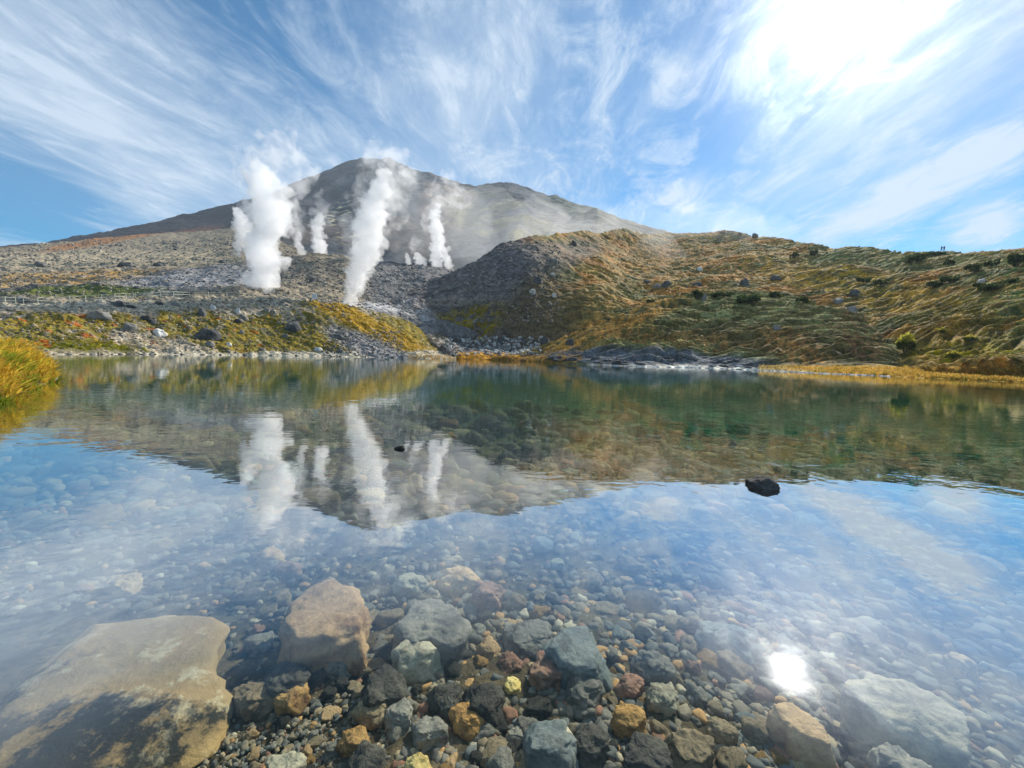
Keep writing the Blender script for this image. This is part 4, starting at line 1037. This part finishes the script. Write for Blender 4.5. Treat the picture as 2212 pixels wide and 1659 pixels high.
# ------------------------------------------------------------------ rope fence, sign, hikers
M_post = plain('fence_post', (.50, .52, .40)); M_rope = plain('rope', (.62, .64, .50)); M_board = plain('board_white', (.72, .76, .82), .5, 2); M_print = plain('board_print', (.30, .34, .42)); M_wood = plain('sign_wood', (.30, .27, .22))
def tube(pts_, r, n_=6):
    V, F = [], []
    for p in pts_: 
        for q in range(n_):
            a = q*2*math.pi/n_; V.append((p[0]+r*math.cos(a)*.2, p[1]+r*math.cos(a), p[2]+r*math.sin(a)))
    for i in range(len(pts_)-1):
        for q in range(n_): F.append((i*n_+q, i*n_+(q+1) % n_, (i+1)*n_+(q+1) % n_, (i+1)*n_+q))
    return V, F
def post(h, r, n_=8):
    V, F = [], []
    for z, rr in ((-.3, r), (h-.03, r), (h, r*.6)):
        for q in range(n_): a = q*2*math.pi/n_; V.append((rr*math.cos(a), rr*math.sin(a), z))
    for i in range(2):
        for q in range(n_): F.append((i*n_+q, i*n_+(q+1) % n_, (i+1)*n_+(q+1) % n_, (i+1)*n_+q))
    F.append(tuple(range(2*n_, 3*n_))); return V, F
def fence(fp, h, label):
    base = [np.array(hit(x, y)[0]) for x, y in fp if hit(x, y)]
    root = empty('rope_fence', base[0]); tag(root, label, 'fence')
    pv, pf = post(h, .045)
    for b in base:
        o = mesh_np('post', pv, pf, [M_post], parent=root); o.location = b-base[0]
    for fr_ in (.95, .5):
        pp = []
        for a, b in zip(base[:-1], base[1:]):
            for s_ in np.linspace(0, 1, 7)[:-1]:
                q = a+(b-a)*s_; q = q+[0, 0, h*fr_-.25*h*s_*(1-s_)]; pp.append(q-base[0])
        pp.append(base[-1]+[0, 0, h*fr_]-base[0])
        V, F = tube(pp, .022); mesh_np('rope', V, F, [M_rope], parent=root)
fence([(-60, 658), (11.6, 657), (34, 657), (51, 657), (82, 657), (119, 655), (151, 654), (185, 652), (220, 650), (248, 648), (272, 646), (292, 645), (328, 644), (347, 643), (375, 641.5), (410, 641), (450, 640.5), (490, 641), (530, 643)], .95, 'pale rope fence with thin posts running along the path on the left bank')
fence([(590, 648), (615, 649), (640, 650), (662, 651)], .6, 'short low rope fence between the big steam column and the sign')
sp_ = hit(680, 651)[0]; k_s = sp_[1]/FPX
root = empty('notice_sign', sp_); tag(root, 'small white notice board on two wooden posts at the end of the path', 'sign')
for sx in (-5.2, 6.0):
    pv, pf = post(k_s*17, .05); o = mesh_np('post', pv, pf, [M_wood], parent=root); o.location = (sx*k_s, 0.03, 0)
def boxm(x0, x1, y0, y1, z0, z1):
    return [(x0, y0, z0), (x1, y0, z0), (x1, y1, z0), (x0, y1, z0), (x0, y0, z1), (x1, y0, z1), (x1, y1, z1), (x0, y1, z1)], [(0, 3, 2, 1), (4, 5, 6, 7), (0, 1, 5, 4), (1, 2, 6, 5), (2, 3, 7, 6), (3, 0, 4, 7)]
V, F = boxm(-5*k_s, 4.6*k_s, -.06, -.03, 5.5*k_s, 15.5*k_s); bd = mesh_np('board', V, F, [M_board], smooth=False, parent=root)
V, F = [], []
for r_ in ((13.2, 1.1, -3.6, 3), (11.2, .5, -3.6, 3.2), (10, .5, -3.6, 2.2), (8.4, .5, -3.6, 3.2), (7.2, .5, -3.6, 1.5)):
    a, b = boxm(r_[2]*k_s, r_[3]*k_s, -.066, -.061, (r_[0]-r_[1]/2)*k_s, (r_[0]+r_[1]/2)*k_s); F += [tuple(i+len(V) for i in f) for f in b]; V += a
mesh_np('printing', V, F, [M_print], smooth=False, parent=bd)

def person(x, y, top, jc, tc, label, face, seed):
    h_ = hit(x, y)
    if h_ is None: return
    p = h_[0]; H = 1.72
    root = empty('person', p); root.rotation_euler = (0, 0, face); tag(root, label, 'person', 'hikers on the skyline')
    me = bpy.data.meshes.new('body'); st = .16
    J = [((0, 0, .95), .14), ((0, 0, 1.18), .15), ((0, .0, 1.40), .15), ((0, .01, 1.50), .06), ((0, .02, 1.62), .10), ((0, .02, 1.70), .07),
         ((.09, st*.4, .88), .10), ((.10, st, .50), .065), ((.10, st*.9, .09), .05), ((.10, st+.12, .03), .04),
         ((-.09, -st*.4, .88), .10), ((-.10, -st*.5, .50), .065), ((-.10, -st*1.3, .10), .05), ((-.10, -st*.7, .03), .04),
         ((.20, 0, 1.40), .06), ((.25, -.05, 1.14), .045), ((.24, .10, .93), .035), ((-.20, 0, 1.40), .06), ((-.25, .05, 1.14), .045), ((-.24, .2, .95), .035)]
    E_ = [(0, 1), (1, 2), (2, 3), (3, 4), (4, 5), (0, 6), (6, 7), (7, 8), (8, 9), (0, 10), (10, 11), (11, 12), (12, 13), (2, 14), (14, 15), (15, 16), (2, 17), (17, 18), (18, 19)]
    me.from_pydata([j[0] for j in J], E_, []); me.update()
    o = bpy.data.objects.new('body', me); COL.objects.link(o); o.parent = root; me.materials.append(tc)
    md = o.modifiers.new('skin', 'SKIN'); 
    if not me.skin_vertices: me.attributes.new('skin_vertex', 'FLOAT', 'POINT')
    for i, j in enumerate(J):
        me.skin_vertices[0].data[i].radius = (j[1], j[1]*.85)
    me.skin_vertices[0].data[0].use_root = True
    sb_ = o.modifiers.new('sub', 'SUBSURF'); sb_.levels = 1; sb_.render_levels = 1
    V, F = rock_mesh('r', None, 1, 12, 8, .9, .02, 0, seed); j_ = mesh_np('jacket', V*[.24, .17, .32]+[0, 0, 1.22], F, [jc], parent=root)
M_blue = plain('jacket_blue', (.06, .10, .35)); M_red_ = plain('jacket_plum', (.16, .06, .14)); M_dk = plain('trousers_dark', (.05, .05, .07))

# bring hikers to the crest
def crest_y(x):
    y = 500
    while y < 620 and not (hit(x, y) and hit(x, y)[2] == 'right_hill'): y += .5
    return y
person(2033.5, crest_y(2033.5)+.8, 0, M_blue, M_dk, 'person in a blue jacket walking on the skyline, left one of the two', .6, 1)
person(2039, crest_y(2039)+.8, 0, M_red_, M_dk, 'person in a dark plum jacket walking on the skyline, right one of the two', .4, 2)

# ------------------------------------------------------------------ steam
def steam_mat(name, dens, g=.35, hetero=None):
    m_, t = newmat(name)
    de = dens
    if hetero:
        co = t.n('ShaderNodeTexCoord').outputs['Object']
        n_ = t.noise(co, hetero[0], 4, .6, .6); de = t.m('MULTIPLY', t.ss(n_, hetero[1], hetero[2]), dens)
    v = t.n('ShaderNodeVolumePrincipled', {'Color': (.985, .99, 1, 1), 'Density': de, 'Anisotropy': g})
    t.n('ShaderNodeOutputMaterial', {'Volume': v.outputs[0]}); return m_
M_steam = steam_mat('steam', .36); M_steamfar = steam_mat('steam_far', .30); M_wisp = steam_mat('steam_wisp', .16, .4, (.32, .42, .66)); M_wispf = steam_mat('steam_wisp_far', .10, .4, (.2, .42, .66))
def hull(name, puffs, mat, parent, voxel, amp, seed):
    """billowing hull round a set of puffs (x, y, z, r)"""
    V, F = [], []; bmV, bmF = [], []
    import bmesh
    bm = bmesh.new(); bmesh.ops.create_icosphere(bm, subdivisions=2, radius=1); bmV = np.array([v.co[:] for v in bm.verts]); bmF = [tuple(v.index for v in f.verts) for f in bm.faces]; bm.free()
    VV = []; off = 0
    for (x, y, z, r) in puffs:
        VV.append(bmV*r+[x, y, z]); F += [tuple(i+off for i in f) for f in bmF]; off += len(bmV)
    me = bpy.data.meshes.new('tmp'); me.from_pydata([tuple(v) for v in np.concatenate(VV)], [], F)
    to = bpy.data.objects.new('tmp', me); COL.objects.link(to)
    rm = to.modifiers.new('r', 'REMESH'); rm.mode = 'VOXEL'; rm.voxel_size = voxel; rm.adaptivity = 0
    dg_ = bpy.context.evaluated_depsgraph_get(); em = bpy.data.meshes.new_from_object(to.evaluated_get(dg_))
    bpy.data.objects.remove(to); bpy.data.meshes.remove(me)
    n_ = len(em.vertices); co = np.zeros(n_*3, np.float32); em.vertices.foreach_get('co', co); co = co.reshape(-1, 3).astype(float)
    no = np.zeros(n_*3, np.float32); em.vertices.foreach_get('normal', no); no = no.reshape(-1, 3)
    s_ = 1/(voxel*11)
    b_ = np.abs(fbm(co[:, 0]*s_+seed, co[:, 1]*s_, co[:, 2]*s_, 4, .6))
    b2 = fbm(co[:, 0]*s_*.4+seed, co[:, 1]*s_*.4, co[:, 2]*s_*.4+5, 2)
    co += no*(amp*(b_*1.6-.35)+amp*.8*b2)[:, None]
    em.vertices.foreach_set('co', co.astype(np.float32).ravel()); em.update()
    tm = bpy.data.objects.new('tmp', em); COL.objects.link(tm); rm = tm.modifiers.new('r', 'REMESH'); rm.mode = 'VOXEL'; rm.voxel_size = voxel; rm.adaptivity = 0
    dg_ = bpy.context.evaluated_depsgraph_get(); e2 = bpy.data.meshes.new_from_object(tm.evaluated_get(dg_))
    bpy.data.objects.remove(tm); bpy.data.meshes.remove(em); em = e2
    em.materials.clear(); em.materials.append(mat); em.polygons.foreach_set('use_smooth', [True]*len(em.polygons)); em.name = name
    o = bpy.data.objects.new(name, em); COL.objects.link(o); o.parent = parent
    return o
def plume(spine, Y, label, seed, far=False, wisp=None, dens_mat=None):
    """spine = [(x, y, r_px)] from vent to top at depth Y"""
    rs_ = np.random.RandomState(seed); root = empty('steam_plume', at(spine[0][0], spine[0][1], Y)); b0 = np.array(root.location)
    tag(root, label, 'steam plume', 'steam plumes rising from the vents')
    xs = np.array(spine, float); xs[1:, 2] *= 1.12; n_ = max(10, int(sum(math.hypot(xs[i+1, 0]-xs[i, 0], xs[i+1, 1]-xs[i, 1])/max(3, xs[i, 2]*.42) for i in range(len(xs)-1))))
    tt_ = np.linspace(0, len(xs)-1, n_); puffs = []
    for t_ in tt_:
        i = min(int(t_), len(xs)-2); f_ = t_-i; x, y, r = xs[i]*(1-f_)+xs[i+1]*f_
        puffs.append((x+rs_.uniform(-.12, .12)*r, y, rs_.uniform(-.2, .2)*r, r*rs_.uniform(.55, .72)))
        for q in range(9):
            a = rs_.uniform(0, 2*math.pi); rr = r*rs_.uniform(.45, .85); puffs.append((x+math.cos(a)*rr*.85, y+math.sin(a)*rr*.5, rs_.uniform(-1, 1)*rr*.7, r*rs_.uniform(.14, .30)))
    pw = []
    for x, y, dy, r in puffs:
        p = at(x, y, Y)-b0; k_ = Y/FPX; p[1] += dy*k_; pw.append((p[0], p[1], p[2], r*k_))
    k_ = Y/FPX; rm_ = np.mean(xs[:, 2])*k_
    hull('steam_body', pw, dens_mat or (M_steamfar if far else M_steam), root, max(.12, rm_*.06), rm_*.34, seed)
    if wisp:
        ws = []
        for (x, y, r) in wisp:
            for q in range(5):
                a = rs_.uniform(0, 6.3); p = at(x+math.cos(a)*r*.5, y+math.sin(a)*r*.5, Y)-b0; ws.append((p[0], p[1]+rs_.uniform(-.4, .4)*r*k_, p[2], r*k_*rs_.uniform(.45, .8)))
        hull('steam_wisp', ws, M_wispf if far else M_wisp, root, rm_*.14, rm_*.75, seed+50)
plume([(567, 650, 26), (560, 600, 38), (570, 550, 42), (582, 500, 44), (580, 460, 44), (574, 430, 38), (570, 405, 34), (566, 375, 26), (560, 355, 14)], 92, 'widest blue white steam column rising behind the bank at the left', 1,
      wisp=[(560, 360, 40), (590, 420, 52), (552, 400, 40), (555, 345, 30), (620, 390, 44), (622, 470, 36), (600, 340, 40), (575, 440, 50)])
plume([(755, 660, 14), (762, 630, 20), (772, 590, 28), (788, 545, 34), (795, 500, 34), (808, 455, 34), (820, 415, 28), (828, 385, 20), (832, 362, 12)], 88, 'tall bright white steam column leaning right, second from the left bank', 2,
      wisp=[(850, 430, 40), (838, 385, 42), (800, 430, 40), (780, 500, 42), (860, 470, 26), (825, 355, 34), (832, 335, 28), (810, 380, 30), (800, 350, 22)])
plume([(512, 548, 8), (520, 525, 14), (528, 500, 20), (522, 475, 18), (512, 455, 10)], 130, 'bright steam puff emerging left behind the widest column', 3)
plume([(691, 558, 16), (690, 535, 19), (685, 510, 16), (688, 485, 14), (690, 470, 9)], 152, 'upright white steam puff between the two tall columns', 4, True, wisp=[(690, 460, 22), (700, 440, 18)])
plume([(651, 556, 6), (650, 540, 9), (642, 525, 10), (648, 505, 7)], 155, 'small steam puff left of the upright one', 5, True)
plume([(944, 580, 14), (942, 550, 16), (946, 520, 17), (942, 490, 17), (938, 465, 13), (945, 445, 8)], 172, 'slender white steam column at the right of the vents', 6, True, wisp=[(950, 450, 26), (960, 430, 30), (968, 410, 28), (955, 390, 22), (990, 430, 22), (935, 480, 22)])
plume([(970, 578, 9), (965, 560, 11), (958, 545, 8), (970, 535, 6)], 174, 'short steam puff at the foot of the slender column', 7, True)
plume([(908, 578, 14), (910, 562, 12), (900, 548, 8)], 170, 'wide low steam puff left of the slender column', 8, True, wisp=[(900, 530, 16)])
plume([(884, 577, 8), (882, 562, 7), (878, 550, 4)], 171, 'smallest low steam puff, leftmost of the right vents', 9, True)

# thin steam drifting from the vents over the foot of the mountain
M_drift = steam_mat('steam_drift', .0026, .3)
rt_ = at(1000, 560, 320); dr = empty('dummy', rt_)
rs = np.random.RandomState(31); pf_ = []
for (x, y, r, dd) in [(880, 500, 70, 330), (960, 480, 90, 360), (1060, 490, 90, 400), (1150, 510, 85, 430), (1240, 530, 70, 450), (1010, 540, 80, 330), (900, 430, 60, 360)]:
    p = at(x, y, dd); pf_.append((p[0], p[1], p[2], r*dd/FPX))
bpy.data.objects.remove(dr)
dh = hull('drifting_steam', pf_, M_drift, None, 6, 14, 3); dh['kind'] = 'stuff'
pf_ = []
for (x, y, r, dd) in [(1180, 520, 70, 190), (1270, 520, 75, 210), (1370, 520, 75, 235), (1470, 520, 75, 245), (1570, 520, 70, 235), (1660, 530, 55, 215), (1420, 560, 60, 200)]:
    p = at(x, y, dd); pf_.append((p[0], p[1], p[2], r*dd/FPX))
dh = hull('drifting_steam', pf_, steam_mat('steam_drift_near', .0050, .3), None, 3, 6, 6); dh['kind'] = 'stuff'

# labels: look-alikes within a row are told apart by their order from the left
by = {}
for o in list(COL.objects):
    if o.get('label') and o.parent is None: by.setdefault(o['label'], []).append(o)
ORD = ['leftmost', 'second', 'third', 'fourth', 'fifth', 'sixth', 'seventh', 'eighth', 'ninth', 'tenth', 'eleventh', 'twelfth', 'thirteenth', 'fourteenth', 'fifteenth', 'sixteenth', 'seventeenth', 'eighteenth', 'nineteenth', 'twentieth', 'twenty-first', 'twenty-second', 'twenty-third', 'twenty-fourth', 'twenty-fifth', 'twenty-sixth', 'twenty-seventh', 'twenty-eighth', 'twenty-ninth', 'thirtieth', 'thirty-first', 'thirty-second', 'thirty-third', 'thirty-fourth', 'thirty-fifth']
for lb, os_ in by.items():
    if len(os_) < 2 or len(os_) > len(ORD): continue
    os_.sort(key=lambda o: o.location.x/max(.1, o.location.y))
    for i, o in enumerate(os_):
        o['label'] = ' '.join(lb.rstrip(',').split()[:13]) + (', leftmost of these' if i == 0 else f', {ORD[i]} from left')

# ------------------------------------------------------------------ haze
mh, t = newmat('haze')
v = t.n('ShaderNodeVolumePrincipled', {'Color': (.74, .87, 1, 1), 'Density': .00012, 'Anisotropy': .2}); t.n('ShaderNodeOutputMaterial', {'Volume': v.outputs[0]})
x0, x1, y0, y1, z0, z1 = -2010, 1010, -310, 2010, -8.2, 690
V, F = boxm(x0, x1, y0, y1, z0, z1); hz = mesh_np('haze', V, F, [mh], smooth=False); hz['kind'] = 'stuff'
